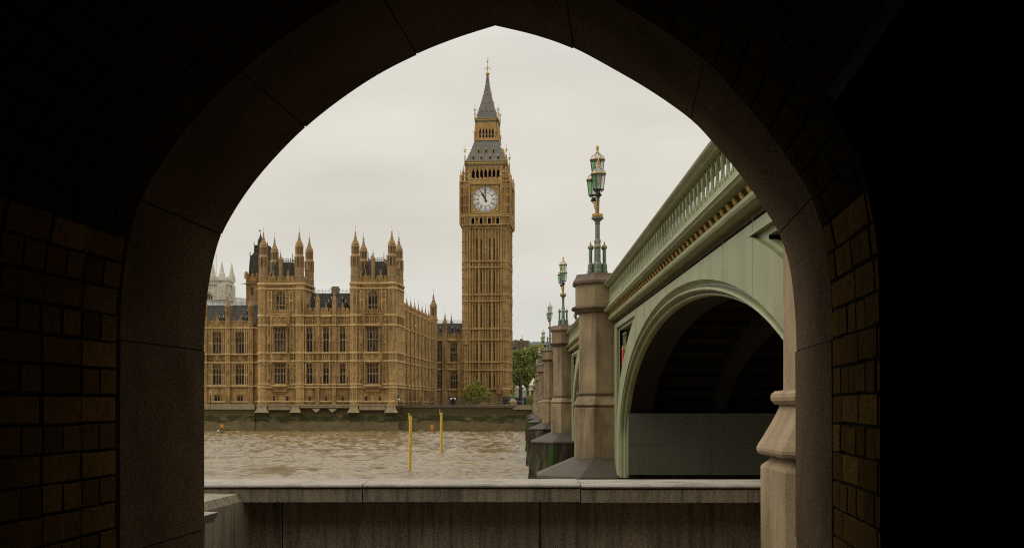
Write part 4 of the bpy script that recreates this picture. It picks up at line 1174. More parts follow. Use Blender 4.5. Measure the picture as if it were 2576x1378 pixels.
    obj('cresting', m, M['ironblack'], rf)
    for k, (x, y) in enumerate(((c, -.05), (a + .2, 4.6), (b - .2, 4.6), (c - 2.1, tower_depth - .4))):
        src = PIN2 if k == 0 else PIN
        if first_pin and k == 0: PIN2.location = (x, y, 0)
        elif first_pin and k == 1: PIN.location = (x, y, 0); first_pin = False
        else: copy_part(src, (x, y, 0))
tower(xA0, xA1); tower(xC0, xC1)
# ---- range between the towers
yC = .7
m = MB(); f = Fac(m, 0, yC)
wins = [(PP.u(p, yC), PP.u(q, yC)) for p, q in ((772, 786), (813.5, 827), (855.5, 869))]
pier = [PP.u(p, yC) for p in (800, 842)]
ops = []
for (u0, u1) in wins: ops += [(u0, u1, 4.15, 8.75), (u0, u1, 11.2, 16.6), ((u0 + u1) / 2 - .25, (u0 + u1) / 2 + .25, .15, 1.5)]
f.wall(xA1 - .5, xC0 + .5, -.5, Z6 + .4, ops)
edges = [xA1] + pier + [xC0]
for z in (Z1, Z2, Z2 + .62, Z3, Z4, Z5): f.string(xA1 - .2, xC0 + .2, z)
f.string(xA1 - .2, xC0 + .2, Z6 - .08, .4, .45)
for k, (u0, u1) in enumerate(wins):
    l, r = edges[k] + .4, edges[k + 1] - .4
    for (p, q) in ((l, u0 - .2), (u1 + .2, r)):
        f.panels(p, q, 4.2, 8.95, .6, mid=6.55); f.panels(p, q, 11.3, 16.8, .6, mid=14.0)
        for z in (6.4, 14.1): f.box((p + q) / 2 - .17, (p + q) / 2 + .17, 0, .28, z - .6, z + .35); f.prism([((p + q) / 2 - .27, z + .35), ((p + q) / 2 + .27, z + .35), ((p + q) / 2, z + 1.0)], 0, .3)
    f.panels(u0 - .15, u1 + .15, Z3 + .35, Z4 - .1, .45, heads=False); f.box(u0, u1, 0, .12, Z3 + .9, Z3 + 1.1)
    f.frieze(l, r, Z3 + .3, Z4 - .1); f.frieze(l, r, Z5 + .3, Z6 - .12, .9)
    f.merlons(l, r, Z6 + .3, .5, .8, .85)
    f.gable((u0 + u1) / 2, Z6 + .3, 22.2, .95)
    cc = (u0 + u1) / 2
    f.box(cc - .6, cc + .6, 0, .18, 1.75, 1.95); f.box(cc - .6, cc - .45, 0, .16, 1.1, 1.75); f.box(cc + .45, cc + .6, 0, .16, 1.1, 1.75)
for u in pier:
    f.box(u - .42, u + .42, 0, .75, -.5, Z2); f.box(u - .36, u + .36, 0, .65, Z2, Z6 + .2)
    for s in (-1, 1): f.box(u + s * .3 - .06, u + s * .3 + .06, .6, .74, Z2, Z6)
    m.cur = 1
    for z in (Z2, Z2 + .62, Z3, Z4, Z5, Z6): f.box(u - .5, u + .5, 0, .85, z, z + .3)
    m.cur = 0
    for z in (6.5, 14): f.box(u - .2, u + .2, .6, .8, z - .5, z + .4)
obj('range_wall', m, [M['lime'], M['trim']], palace)
for (u0, u1) in wins:
    window(f, u0, u1, 4.15, 8.75, 2, [6.55], 'glass', .8); window(f, u0, u1, 11.2, 16.6, 2, [14.0], 'glass', 1.0); window(f, (u0 + u1) / 2 - .25, (u0 + u1) / 2 + .25, .15, 1.5, 1, [], 'glass', .1)
pn = MB(); pn.stack(0, 0, [(.42, 19.3), (.42, 22.2), (.48, 22.3), (.48, 22.5)], 4, rot=pi / 4); pn.stack(0, 0, [(.40, 22.5), (.43, 22.7), (.16, 23.7), (.24, 23.8), (.06, 24.1), (.02, 24.6)], 4, rot=pi / 4)
PN = obj('pinnacle', pn, M['lime_top'], palace); PN.location = (pier[0], yC - .3, 0); copy_part(PN, (pier[1], yC - .3, 0))
def slate_roof(x0, x1, y0, yr, z0, zr, crest=True, step=.75, name='roof'):
    m = MB()
    m.add([(x0, y0, z0), (x1, y0, z0), (x1, yr, zr), (x0, yr, zr), (x0, 2 * yr - y0, z0), (x1, 2 * yr - y0, z0)], [(0, 1, 2, 3), (3, 2, 5, 4), (0, 3, 4), (1, 5, 2)])
    n = int((x1 - x0) / 1.5)
    for k in range(n + 1):                                   # standing rolls
        x = x0 + (x1 - x0) * k / n; m.tube([(x, y0, z0 + .02), (x, yr, zr + .02)], .05, 4)
    o = obj(name, m, M['slate'], palace)
    if crest:
        c = MB(); n = int((x1 - x0) / step)
        for k in range(n + 1):
            x = x0 + (x1 - x0) * k / n; c.tube([(x, yr, zr), (x, yr, zr + .75)], .04, 4); c.tube([(x - .14, yr, zr + .72), (x, yr, zr + 1.0), (x + .14, yr, zr + .72)], .035, 4)
        for z in (.12, .5): c.box(x0, x1, yr - .025, yr + .025, zr + z, zr + z + .06)
        obj('cresting', c, M['greymetal'], o)
    return o
slate_roof(xA1 - .6, xC0 + .6, 1.9, 7.5, 19.6, PP.z(738, 800, 7.5))
def dormer(x, y, z, s=1.0):
    m = MB(); m.box(x - .28 * s, x + .28 * s, y, y + 1.2, z, z + .7 * s); m.prism([(x - .36 * s, z + .7 * s), (x + .36 * s, z + .7 * s), (x, z + 1.35 * s)], y - .08, y + 1.3, 'y')
    o = obj('dormer', m, M['slate'], palace)
    v = MB(); v.box(x - .2 * s, x + .2 * s, y - .03, y + .1, z + .1, z + .66 * s); obj('opening', v, M['ironblack'], o)
    fn = MB(); fn.tube([(x, y - .03, z + 1.3 * s), (x, y - .03, z + 1.75 * s)], .05, 4); fn.ball((x, y - .03, z + 1.8 * s), .1, 6, 4); obj('finial', fn, M['white'], o)
for px in (779, 828, 871): dormer(PP.u(px, 3), 2.7, 20.9)
for px in (792, 834, 862): dormer(PP.u(px, 5), 4.9, 22.4, .7)
x0c, x1c = PP.u(835.5, 8.4), PP.u(852, 8.4)
m = MB(); m.box(x0c, x1c, 7.6, 9.4, 22, 25.6); m.box(x0c - .12, x1c + .12, 7.5, 9.5, 25.6, 25.95); m.box(x0c + .1, x1c - .1, 7.7, 9.3, 25.95, 26.3)
obj('chimney', m, M['lime_top'], palace)
# ---- south wing
m = MB(); f = Fac(m, 0, yW)
bays = [(PP.u(536, yW), PP.u(557, yW)), (PP.u(594, yW), PP.u(614, yW))]
step = bays[1][0] - bays[0][0]
bays = [(bays[0][0] - 2 * step, bays[0][1] - 2 * step), (bays[0][0] - step, bays[0][1] - step)] + bays
pw = [PP.u(575, yW) + step * k for k in (-2, -1, 0, 1)]
xW0 = bays[0][0] - 2
w_u, w_l, w_g = (11.2, 15.9), (4.25, 8.7), (.3, 1.75)
ops = []
for (u0, u1) in bays: ops += [(u0, u1, *w_l), (u0, u1, *w_u), ((u0 + u1) / 2 - .62, (u0 + u1) / 2 + .62, *w_g)]
f.wall(xW0, xA0 + .8, -.4, 17, ops)
for z in (.3, 3.75, 4.0, 9.05, 10.9): f.string(xW0, xA0 + .8, z)
f.string(xW0, xA0 + .8, 16.75, .4, .4)
for (u0, u1) in bays:
    c = (u0 + u1) / 2
    for (p, q) in ((c - step / 2 + .6, u0 - .2), (u1 + .2, c + step / 2 - .6)):
        f.panels(p, q, 4.4, 8.9, .55, mid=6.5); f.panels(p, q, 11.2, 16.6, .55, mid=13.6)
        f.frieze(p, q, 9.35, 10.8, .8)
    f.arms(c, 9.35, 10.9, 1.9); f.panels(u0, u1, 16, 16.7, .5, heads=True)
    f.merlons(c - step / 2 + .5, c + step / 2 - .5, 17.1, .55, .75, .62); f.gable(c, 17.1, 20.2, .9)
    f.box(c - .95, c + .95, 0, .18, 2.0, 2.2); f.box(c - .95, c - .8, 0, .16, .3, 2.0); f.box(c + .8, c + .95, 0, .16, .3, 2.0)
for u in pw:
    f.box(u - .55, u + .55, 0, .85, -.4, 4); f.box(u - .48, u + .48, 0, .75, 4, 17.2)
    m.cur = 1
    for s in (-1, 0, 1): f.box(u + s * .4 - .06, u + s * .4 + .06, .7, .84, 4.2, 17)
    for z in (3.75, 9.05, 10.9, 16.75): f.box(u - .65, u + .65, 0, .95, z, z + .34)
    m.cur = 0
    for z in (6.5, 13.6): f.box(u - .5, u + .5, .7, .86, z - .1, z + .1); f.box(u - .2, u + .2, .7, .95, z + .1, z + .9)
obj('wing_wall', m, [M['lime'], M['trim']], palace)
for (u0, u1) in bays:
    c = (u0 + u1) / 2
    window(f, u0, u1, *w_l, 3, [6.55], 'glass', .8); window(f, u0, u1, *w_u, 3, [13.5], 'glass2', 1.0); window(f, c - .62, c + .62, *w_g, 2, [], 'glass', .1)
WT = oct_turret([[(.56, 17), (.56, 19.4), (.62, 19.5), (.62, 19.65)], [(.5, 21.4), (.62, 21.6), (.62, 21.8), (.5, 21.9)], finial(21.85, 2.6, .52)], [(19.6, 21.4, .5)], .7)
for k, u in enumerate(pw):
    if k == 0: WT.location = (u, yW - .45, 0)
    else: copy_part(WT, (u, yW - .45, 0))
slate_roof(xW0, xA0 + .6, yW + 1.1, yW + 7, 17.6, PP.z(768, 590, yW + 7), True, .42)
for (u0, u1) in bays:
    for q in (-.75, .25): dormer((u0 + u1) / 2 + q + .6, yW + 2.0, 18.3, .85)
    dormer((u0 + u1) / 2 + .4, yW + 4.4, 20.3, .6)
# ---- north flank running back towards the clock tower
yF0, yF1 = tower_depth - .4, 59.0
m = MB(); f = Fac(m, -.9, 0, True)
nb = 8; bw = (yF1 - 2 - yF0) / nb
ops = []
for k in range(nb):
    c = yF0 + (k + .5) * bw + .3
    ops += [(c - 1.1, c + 1.1, 4.2, 8.7), (c - 1.1, c + 1.1, 11.2, 16.2), (c - .7, c + .7, 18.0, 20.8)]
f.wall(yF0, yF1, -.4, 22.0, ops)
for z in (Z1, Z2, Z2 + .62, Z3, Z4, Z5): f.string(yF0, yF1, z)
f.string(yF0, yF1, 21.3, .4, .4)
for k in range(nb):
    c = yF0 + (k + .5) * bw + .3
    for (p, q) in ((c - bw / 2 + .5, c - 1.3), (c + 1.3, c + bw / 2 - .5)):
        f.panels(p, q, 4.3, 9, .6, mid=6.5); f.panels(p, q, 11.3, 16.8, .6, mid=14); f.panels(p, q, 17.4, 21.2, .6)
    f.frieze(c - bw / 2 + .5, c + bw / 2 - .5, Z3 + .3, Z4 - .1); f.merlons(c - bw / 2 + .4, c + bw / 2 - .4, 21.6, .5, .7, .9)
for k in range(nb + 1):
    y = yF0 + k * bw + (.5 if k == 0 else 0) + .2
    f.box(y - .5, y + .5, 0, .95, -.4, Z2 + .6); f.box(y - .42, y + .42, 0, .85, Z2 + .6, 22.2)
    m.cur = 1
    for s in (-1, 1): f.box(y + s * .36 - .06, y + s * .36 + .06, .8, .93, Z2 + 1, 21.4)
    for s in (0, 1): f.box(y - .5, y - .38, .2 + s * .42, .34 + s * .42, Z2 + 1, 21.4)
    for z in (Z1, Z2, Z2 + .62, Z3, Z4, Z5, 21.3): f.box(y - .6, y + .6, 0, 1.05, z, z + .32)
    m.cur = 0
    for z in (6.4, 14): f.box(y - .2, y + .2, .8, 1.05, z - .5, z + .5)
obj('flank_wall', m, [M['lime'], M['trim']], palace)
for k in range(nb):
    c = yF0 + (k + .5) * bw + .3
    window(f, c - 1.1, c + 1.1, 4.2, 8.7, 3, [6.5], 'glass', .8); window(f, c - 1.1, c + 1.1, 11.2, 16.2, 3, [14], 'glass', .8); window(f, c - .7, c + .7, 18, 20.8, 2, [], 'glass', .5)
pq = MB(); pq.stack(0, 0, [(.36, 21.6), (.36, 22.3), (.42, 22.4), (.42, 22.55)], 8); pq.stack(0, 0, finial(22.5, 2.3, .36), 8)
PQ = obj('pinnacle', pq, M['lime_top'], palace); PQ.location = (-.4, yF0 + .9, 0)
for k in range(1, nb): copy_part(PQ, (-.4, yF0 + k * bw + .2, 0))
FT = oct_turret([[(1.0, -.4), (1.0, 22), (1.1, 22.1), (1.1, 22.4), (.95, 22.5)], [(.92, 22.4), (.9, 23.2), (.8, 23.3)], [(.78, 25.2), (.95, 25.5), (.95, 25.8), (.8, 25.9)], finial(25.85, 3.7, .82)], [(23.3, 25.2, .76)], .72)
FT.location = (PP.u(1090.5, 58), 58, 0)
slate_roof(-26, -1.2, 0, 0, 0, 0, False) if False else None
m = MB()                                                     # plain roof mass behind the parapets
m.add([(-2, tower_depth, 20.5), (-2, yF1, 20.5), (-7, yF1, 24), (-7, tower_depth, 24), (-13, tower_depth, 20.5), (-13, yF1, 20.5)], [(0, 1, 2, 3), (3, 2, 5, 4), (1, 5, 2)])
obj('roof', m, M['slate'], palace)
# ---- link block between the flank and the clock tower
yK = 60.0
kz = lambda y: PP.z(y, 1130, yK)
x0k, x1k = -1.5, PP.u(1166, yK)
m = MB(); f = Fac(m, 0, yK)
kw = [(PP.u(1100.5, yK), PP.u(1112.5, yK)), (PP.u(1133.5, yK), PP.u(1151, yK))]
ops = []
for (u0, u1) in kw: ops += [(u0, u1, 4.1, 8.6), (u0, u1, 11.1, 16.2)]
dr_ = (PP.u(1133, yK), PP.u(1146, yK), -.36, 1.6)
f.wall(x0k, x1k + .5, -.4, 17.4, ops + [dr_])
for z in (3.6, 9.0, 10.8): f.string(x0k, x1k + .5, z)
f.string(x0k, x1k + .5, 16.8, .4, .45)
f.merlons(x0k, x1k + .5, 17.2, .5, .7, .8); f.gable((kw[1][0] + kw[1][1]) / 2, 17.2, 19.6, .9)
for u in (PP.u(1087, yK), PP.u(1120, yK), PP.u(1158, yK)):
    f.box(u - .75, u + .75, 0, .6, -.4, 17.2)
    for s in (-1, 0, 1): f.box(u + s * .65 - .08, u + s * .65 + .08, .58, .74, 3.9, 17)
    for z in (3.6, 9.0, 10.8, 16.8): f.box(u - .9, u + .9, 0, .75, z, z + .32)
f.arms((kw[1][0] + kw[1][1]) / 2, 9.3, 10.8, 1.7); f.frieze(kw[0][0], kw[0][1], 9.3, 10.8, .8)
f.box(dr_[0] - .4, dr_[1] + .4, 0, .3, 1.9, 2.2)
obj('link_wall', m, [M['lime'], M['trim']], palace)
for (u0, u1) in kw: window(f, u0, u1, 4.1, 8.6, 3, [6.2], 'glass', .8); window(f, u0, u1, 11.1, 16.2, 3, [13.6], 'glass2', 1.0)
m = MB(); m.prism([(dr_[0], -.36), (dr_[1], -.36), (dr_[1], 1.0), ((dr_[0] + dr_[1]) / 2, 1.6), (dr_[0], 1.0)], yK + .3, yK + .5); obj('door', m, M['ironblack'], palace)
slate_roof(x0k, x1k + .5, yK + 1.2, yK + 6, 17.9, kz(813) + .35, True, .4)
for px in (1108, 1138, 1152): dormer(PP.u(px, yK + 3.5), yK + 3, 19.3, .7)
KT = oct_turret([[(.55, 17), (.55, 19.3), (.62, 19.4), (.62, 19.6)], [(.48, 21.0), (.66, 21.2), (.66, 21.5), (.55, 21.6)], finial(21.55, 2.9, .55)], [(19.6, 21.0, .48)], .7)
KT.location = (PP.u(1119.6, yK), yK - .2, 0); copy_part(KT, (PP.u(1135.5, yK + 8), yK + 8, 0))
# ---- pale battered footings that step down over the river wall
m = MB()
for (p, q) in ((646, 676), (733, 757), (878, 904), (971, 999)):
    u0, u1 = PP.u(p), PP.u(q)
    m.add([(u0 + .3, -.75, -.9), (u1 - .3, -.75, -.9), (u1 - .3, .5, -.9), (u0 + .3, .5, -.9), (u0 - .2, -1.15, -1.95), (u1 + .2, -1.15, -1.95), (u1 + .2, .5, -1.95), (u0 - .2, .5, -1.95)],
          [(0, 1, 2, 3), (4, 7, 6, 5), (0, 4, 5, 1), (1, 5, 6, 2), (3, 2, 6, 7), (0, 3, 7, 4)])
    m.box(u0 + .2, u1 - .2, -.7, .5, -.95, -.2)
for px in (797, 838):
    u = PP.u(px); m.prism([(u - .9, -1.1), (u + .9, -1.1), (u + .5, -1.6), (u, -1.9), (u - .5, -1.6)], -.7, .3, 'y')
for (p, q, z) in ((757, 878, -.9), (676, 733, -1.35), (904, 971, -1.35)):
    m.box(PP.u(p), PP.u(q), -.55, .5, z, -.25)
m.box(PP.u(646), PP.u(999), -.68, .5, -.42, -.12)
obj('footing', m, M['foot'], palace)

# ================================================================== river wall of the far bank
def rwall(label, name, x0, x1, y0, ztop_, cop_mat, coph=.35):
    t = thing(name, label, 'river wall', (PP.P[0], PP.P[1], 0), -PA, dz=EYE)
    m = MB(); m.add([(x0, y0 - .5, -6.6), (x1, y0 - .5, -6.6), (x1, y0 + 1.2, -6.6), (x0, y0 + 1.2, -6.6), (x0, y0, ztop_ - coph), (x1, y0, ztop_ - coph), (x1, y0 + 1.2, ztop_ - coph), (x0, y0 + 1.2, ztop_ - coph)],
                    [(0, 3, 2, 1), (4, 5, 6, 7), (0, 1, 5, 4), (1, 2, 6, 5), (2, 3, 7, 6), (3, 0, 4, 7)])
    o = obj('wall', m, M['riverwall'], t)
    for v in o.data.vertices: v.co.z += 0
    c = MB(); c.box(x0, x1, y0 - .18, y0 + 1.25, ztop_ - coph + .002, ztop_); obj('coping', c, cop_mat, t)
    return t
xl = PP.u(642)
t1 = rwall('algae streaked river wall under the terrace left of the palace towers', 'river_wall', -75, xl, -.2, -.05, M['foot'], 1.2)
m = MB()
for k in range(60): m.box(xl - 1.0 - k * 1.3 - .14, xl - 1.0 - k * 1.3 + .14, -.42, -.3, -1.2, -.1)
obj('pilaster', m, M['foot'], t1)
t2 = rwall('algae streaked river wall directly below the pale footings of the palace towers', 'river_wall', xl - .1, PP.u(1001) + .1, .2, -.75, M['riverwall'])
t3 = rwall('river wall with iron railing right of the palace, before the clock tower', 'river_wall', PP.u(1001), PP.u(1283) + 1, 2.2, -.35, M['granite_cap'], .55)
t4 = rwall('last stretch of river wall, between the lamp pedestal and the bridge', 'river_wall', PP.u(1297) - .6, PP.u(1400), 2.2, -.55, M['foot'], .75)
for t in (t1, t2, t3, t4): t['group'] = 'far river wall'
m = MB(); m.box(-76, 70, 3.4, 6.0, -7, GZ - .01); m.box(-76, xl, .95, 6.0, -1.2, GZ - .02)
ter = tag(obj('terrace', m, M['foot']), 'narrow stone terrace along the top of the far river wall', 'terrace'); ter['kind'] = 'structure'
ter.location = (PP.P[0], PP.P[1], EYE); ter.rotation_euler = (0, 0, -PA)

# ================================================================== the clock tower
TC = (-7.03 + sin(PA) * 6.15, 320 + cos(PA) * 6.15)
clock = thing('clock_tower', 'tall Gothic clock tower with white dial, gilded lantern and iron spire', 'clock tower', (TC[0], TC[1], EYE + GZ), -PA, dz=-GZ)
def quarter(build, name, mat, smooth=False, ks=(0, 1, 2, 3)):
    src = MB(); build(src); m = MB(); m.rot4(src, ks); return obj(name, m, mat, clock, smooth=smooth)
HW = 6.15
TZ = [3.84, 8.8, 10.9, 16.8, 19.7, 27.0, 28.7, 35.9, 37.5, 46.2]
SL_ = (-2.3, -1.15, 1.15, 2.3)                                # dark slits either side of the two strong ribs
def shaft(m):
    f = Fac(m, 0, -HW + .45)
    tall = [(TZ[0], TZ[1]), (TZ[2], TZ[3]), (TZ[4], TZ[5]), (TZ[6], TZ[7]), (TZ[8], TZ[9])]
    ops = []
    for (a, b) in tall:
        for u in SL_: ops.append((u - .15, u + .15, a + .5, b - (1.0 if b < 40 else 2.6)))
    f.wall(-5.2, 5.2, -.4, 46.4, ops, .8)
    m.cur = 1
    for u in (-4.15, -1.72, 1.72, 4.15): f.box(u - .17, u + .17, 0, .42, 3.9, 46.3)
    for u in (-3.45, -2.75, -.7, .0, .7, 2.75, 3.45): f.box(u - .09, u + .09, 0, .32, 3.9, 46.3)
    m.cur = 0
    for (a, b) in tall:
        for c in (-3.1, 0, 3.1):
            for zz in (a + (b - a) * .42, b - .5): f.box(c - .42, c + .42, 0, .16, zz - .22, zz + .22)
            f.box(c - .3, c - .04, .0, .26, a + (b - a) * .45, a + (b - a) * .45 + .12)
        us = (-4.15, -3.45, -2.75, -1.72, -.7, 0, .7, 1.72, 2.75, 3.45, 4.15)
        for p, q in zip(us, us[1:]):
            h = .5
            f.prism([(p, b), (p, b - h), ((p + q) / 2, b - .06), (q, b - h), (q, b)], 0, .22)
    for (a, b) in ((TZ[1], TZ[2]), (TZ[3], TZ[4]), (TZ[5], TZ[6]), (TZ[7], TZ[8])):
        n = 9; d = 8.3 / n
        for k in range(n + 1): f.box(-4.15 + k * d - .12, -4.15 + k * d + .12, 0, .3, a, b)
        for k in range(n): f.prism([(-4.15 + k * d, b), (-4.15 + k * d, b - .5), (-4.15 + (k + .5) * d, b - .08), (-4.15 + (k + 1) * d, b - .5), (-4.15 + (k + 1) * d, b)], 0, .24)
    for z in TZ[:-1]:
        m.cur = 1; f.prism([(-4.3, z - .05), (4.3, z - .05), (4.3, z + .24), (-4.3, z + .24)], 0, .62); m.cur = 0
        f.box(-4.3, 4.3, 0, .4, z - .25, z - .05)
    # stepped plinth and little doorway gable
    f.box(-4.3, 4.3, 0, .5, -.4, 2.6); f.prism([(2.9, 2.6), (4.3, 2.6), (4.3, 4.0), (3.6, 4.9), (2.9, 4.0)], 0, .8)
    # corner turret shafts
    for sx in (-1,):
        x, y = sx * (HW - 1.0), -(HW - 1.0)
        m.stack(x, y, [(1.25, -.4), (1.25, 3.7), (1.06, 4.0), (1.06, 46.4)], 8)
        m.cur = 1
        for k in range(8):
            t = pi / 8 + k * pi / 4; m.tube([(x + 1.13 * cos(t), y + 1.13 * sin(t), 4), (x + 1.13 * cos(t), y + 1.13 * sin(t), 46.3)], .09, 4, False)
        for z in TZ[:-1]: m.stack(x, y, [(1.1, z - .2), (1.22, z - .03), (1.22, z + .22), (1.1, z + .3)], 8)
        m.cur = 0
        for (a, b) in zip(TZ, TZ[1:]):
            if b - a < 3: 
                for k in range(8):
                    t = k * pi / 4; m.box(x + 1.06 * cos(t) - .14, x + 1.06 * cos(t) + .14, y + 1.06 * sin(t) - .14, y + 1.06 * sin(t) + .14, a + .3, b - .3)
                continue
            for q in (.3, .62, .94):
                zz = a + (b - a) * q
                for k in range(8):
                    t = k * pi / 4; m.box(x + 1.05 * cos(t) - .2, x + 1.05 * cos(t) + .2, y + 1.05 * sin(t) - .2, y + 1.05 * sin(t) + .2, zz - .14, zz + .06)
        for k in range(3):                                    # pinnacled buttress gable low on the corner
            pass
        m.prism([(x - .7, 15.6), (x + .7, 15.6), (x + .7, 16.6), (x, 18.3), (x - .7, 16.6)], y - 1.3, y - 1.0, 'y')
quarter(shaft, 'shaft', [M['lime_tower'], M['tower_trim']])
sm = MB()
for (a, b) in ((TZ[0], TZ[1]), (TZ[2], TZ[3]), (TZ[4], TZ[5]), (TZ[6], TZ[7]), (TZ[8], TZ[9])):
    for u in SL_:
        for k in (0, 1):
            s_ = MB(); z0, z1 = a + .5, b - (1.0 if b < 40 else 2.6)
            s_.box(u - .15, u + .15, -HW + .8, -HW + .86, z0, z1); s_.cur = 1; s_.box(u - .16, u + .16, -HW + .68, -HW + .79, (z0 + z1) / 2 - .06, (z0 + z1) / 2 + .06)
            mm = MB(); mm.rot4(s_, (k,)); obj('window_slit', mm, [M['slit'], M['tower_trim']], clock)
# ---- clock stage
CZ = 53.9; HC = 6.62
def stage(m):
    # corbel out
    f = Fac(m, 0, -HW)
    m.cur = 1; f.box(-HW, HW, -1, .12, 46.3, 46.55); m.cur = 0
    m.add([(-HW, -HW, 46.5), (HW, -HW, 46.5), (HC, -HC, 47.2), (-HC, -HC, 47.2)], [(0, 1, 2, 3)])
    f = Fac(m, 0, -HC)
    f.wall(-HC, HC, 47.2, 58.75, [(-3.85, 3.85, 47.35, 49.2), (-3.95, 3.95, 49.95, 57.85)], .9)
    m.cur = 1
    f.box(-HC - .12, HC + .12, -.2, .14, 47.1, 47.32); f.box(-HC - .18, HC + .18, -.2, .2, 49.25, 49.55); f.box(-HC - .05, -4.2, -.1, .12, 49.75, 50.0); f.box(4.2, HC + .05, -.1, .12, 49.75, 50.0)
    f.box(-HC - .2, HC + .2, -.2, .22, 58.35, 58.7); f.box(-HC - .1, HC + .1, -.1, .1, 57.7, 57.9)
    for k in range(8):
        u = -3.85 + 7.7 * k / 7; f.box(u - .15, u + .15, -.5, .1, 47.3, 49.25)
    for k in range(7):
        a, b = -3.85 + 7.7 * k / 7, -3.85 + 7.7 * (k + 1) / 7
        f.prism([(a, 49.26), (a, 48.5), ((a + b) / 2, 49.1), (b, 48.5), (b, 49.26)], -.3, .02)
    m.cur = 0
    for k in range(7):
        a, b = -3.85 + 7.7 * k / 7, -3.85 + 7.7 * (k + 1) / 7
        if k % 2: f.box(a, b, -.6, -.45, 47.3, 49.25)
        f.box(a + .2, b - .2, -.1, .2, 46.9, 47.1)
    for s in (-1, 1):
        c = s * 5.45
        for u in (c - .95, c - .3, c + .35, c + 1.0): f.box(u - .09, u + .09, 0, .16, 50, 57.7)
        for z in (52.3, 55.0, 57.2): f.box(c - .9, c + .95, 0, .12, z - .35, z + .35)
        for u in (c - .6, c, c + .6): f.box(u - .14, u + .14, 0, .14, 47.5, 49.0)
        f.box(s * 6.62 - .22, s * 6.62 + .22, -.2, .2, 47.3, 58.6)
        # pierced balustrade
        n = 6
        for k in range(n): u = c - 1.1 + 2.2 * k / (n - 1); f.box(u - .1, u + .1, -.25, 0, 58.7, 59.6)
        f.box(c - 1.25, c + 1.25, -.28, .04, 59.55, 59.75)
quarter(stage, 'clock_stage', [M['lime_tower'], M['tower_trim']])
vb_ = MB(); vb_.box(-5.6, 5.6, -5.6, 5.6, 46.4, 58.9); obj('core', vb_, M['black'], clock)
def gild(m):
    f = Fac(m, 0, -HC)
    for s in (-1, 1):
        f.box(s * 4.18 - .2, s * 4.18 + .2, -.1, .22, 49.9, 58.3)
        for k in range(26):
            z = 50.1 + k * .31; f.prism([(s * 4.18, z - .12), (s * 4.18 + .15, z), (s * 4.18, z + .12), (s * 4.18 - .15, z)], .22, .3)
    f.box(-4.4, 4.4, -.1, .25, 49.55, 49.95)
    f.box(-4.3, 4.3, -.1, .2, 57.85, 58.3)
    for k in range(7):
        u = -3.6 + 1.2 * k; f.prism([(u - .22, 58.05), (u, 57.93), (u + .22, 58.1), (u, 58.27)], .2, .3)
        f.prism([(u - .6, 59.2), (u, 59.75), (u + .6, 59.2), (u + .5, 59.1), (u - .5, 59.1)], -.1, .12)
    for k in range(22): u = -4.2 + 8.4 * k / 21; f.box(u - .08, u + .08, -.1, .1, 58.7, 59.25)
    f.box(-4.3, 4.3, -.12, .14, 58.6, 58.75); f.box(-4.3, 4.3, -.12, .14, 59.15, 59.28)
quarter(gild, 'gilded_frame', M['goldstone'])
gf = MB()
def fin_corner(m):
    for (x, y, h, r) in ((-6.5, -6.5, 61.6, .3), (-4.15, -6.55, 61.0, .26), (4.15, -6.55, 61.0, .26)):
        m.stack(x, y, [(r, 58.6), (r, 59.9), (r * 1.25, 60.0), (r * 1.2, 60.15), (r * .8, 60.35), (r * .3, 60.7), (r * .5, 60.8), (.05, h)], 6)
quarter(fin_corner, 'gilded_pinnacle', M['goldstone'])
def fin2(m):
    m.stack(-5.9, -5.9, [(.28, 58.7), (.28, 60.9), (.36, 61), (.2, 61.5), (.08, 62.3), (.03, 63.0)], 6)
    m.tube([(-5.9, -5.9, 60.6), (-5.6, -5.6, 60.9), (-5.3, -5.3, 61.0)], .12, 5)
quarter(fin2, 'pinnacle', M['lime_tower'])
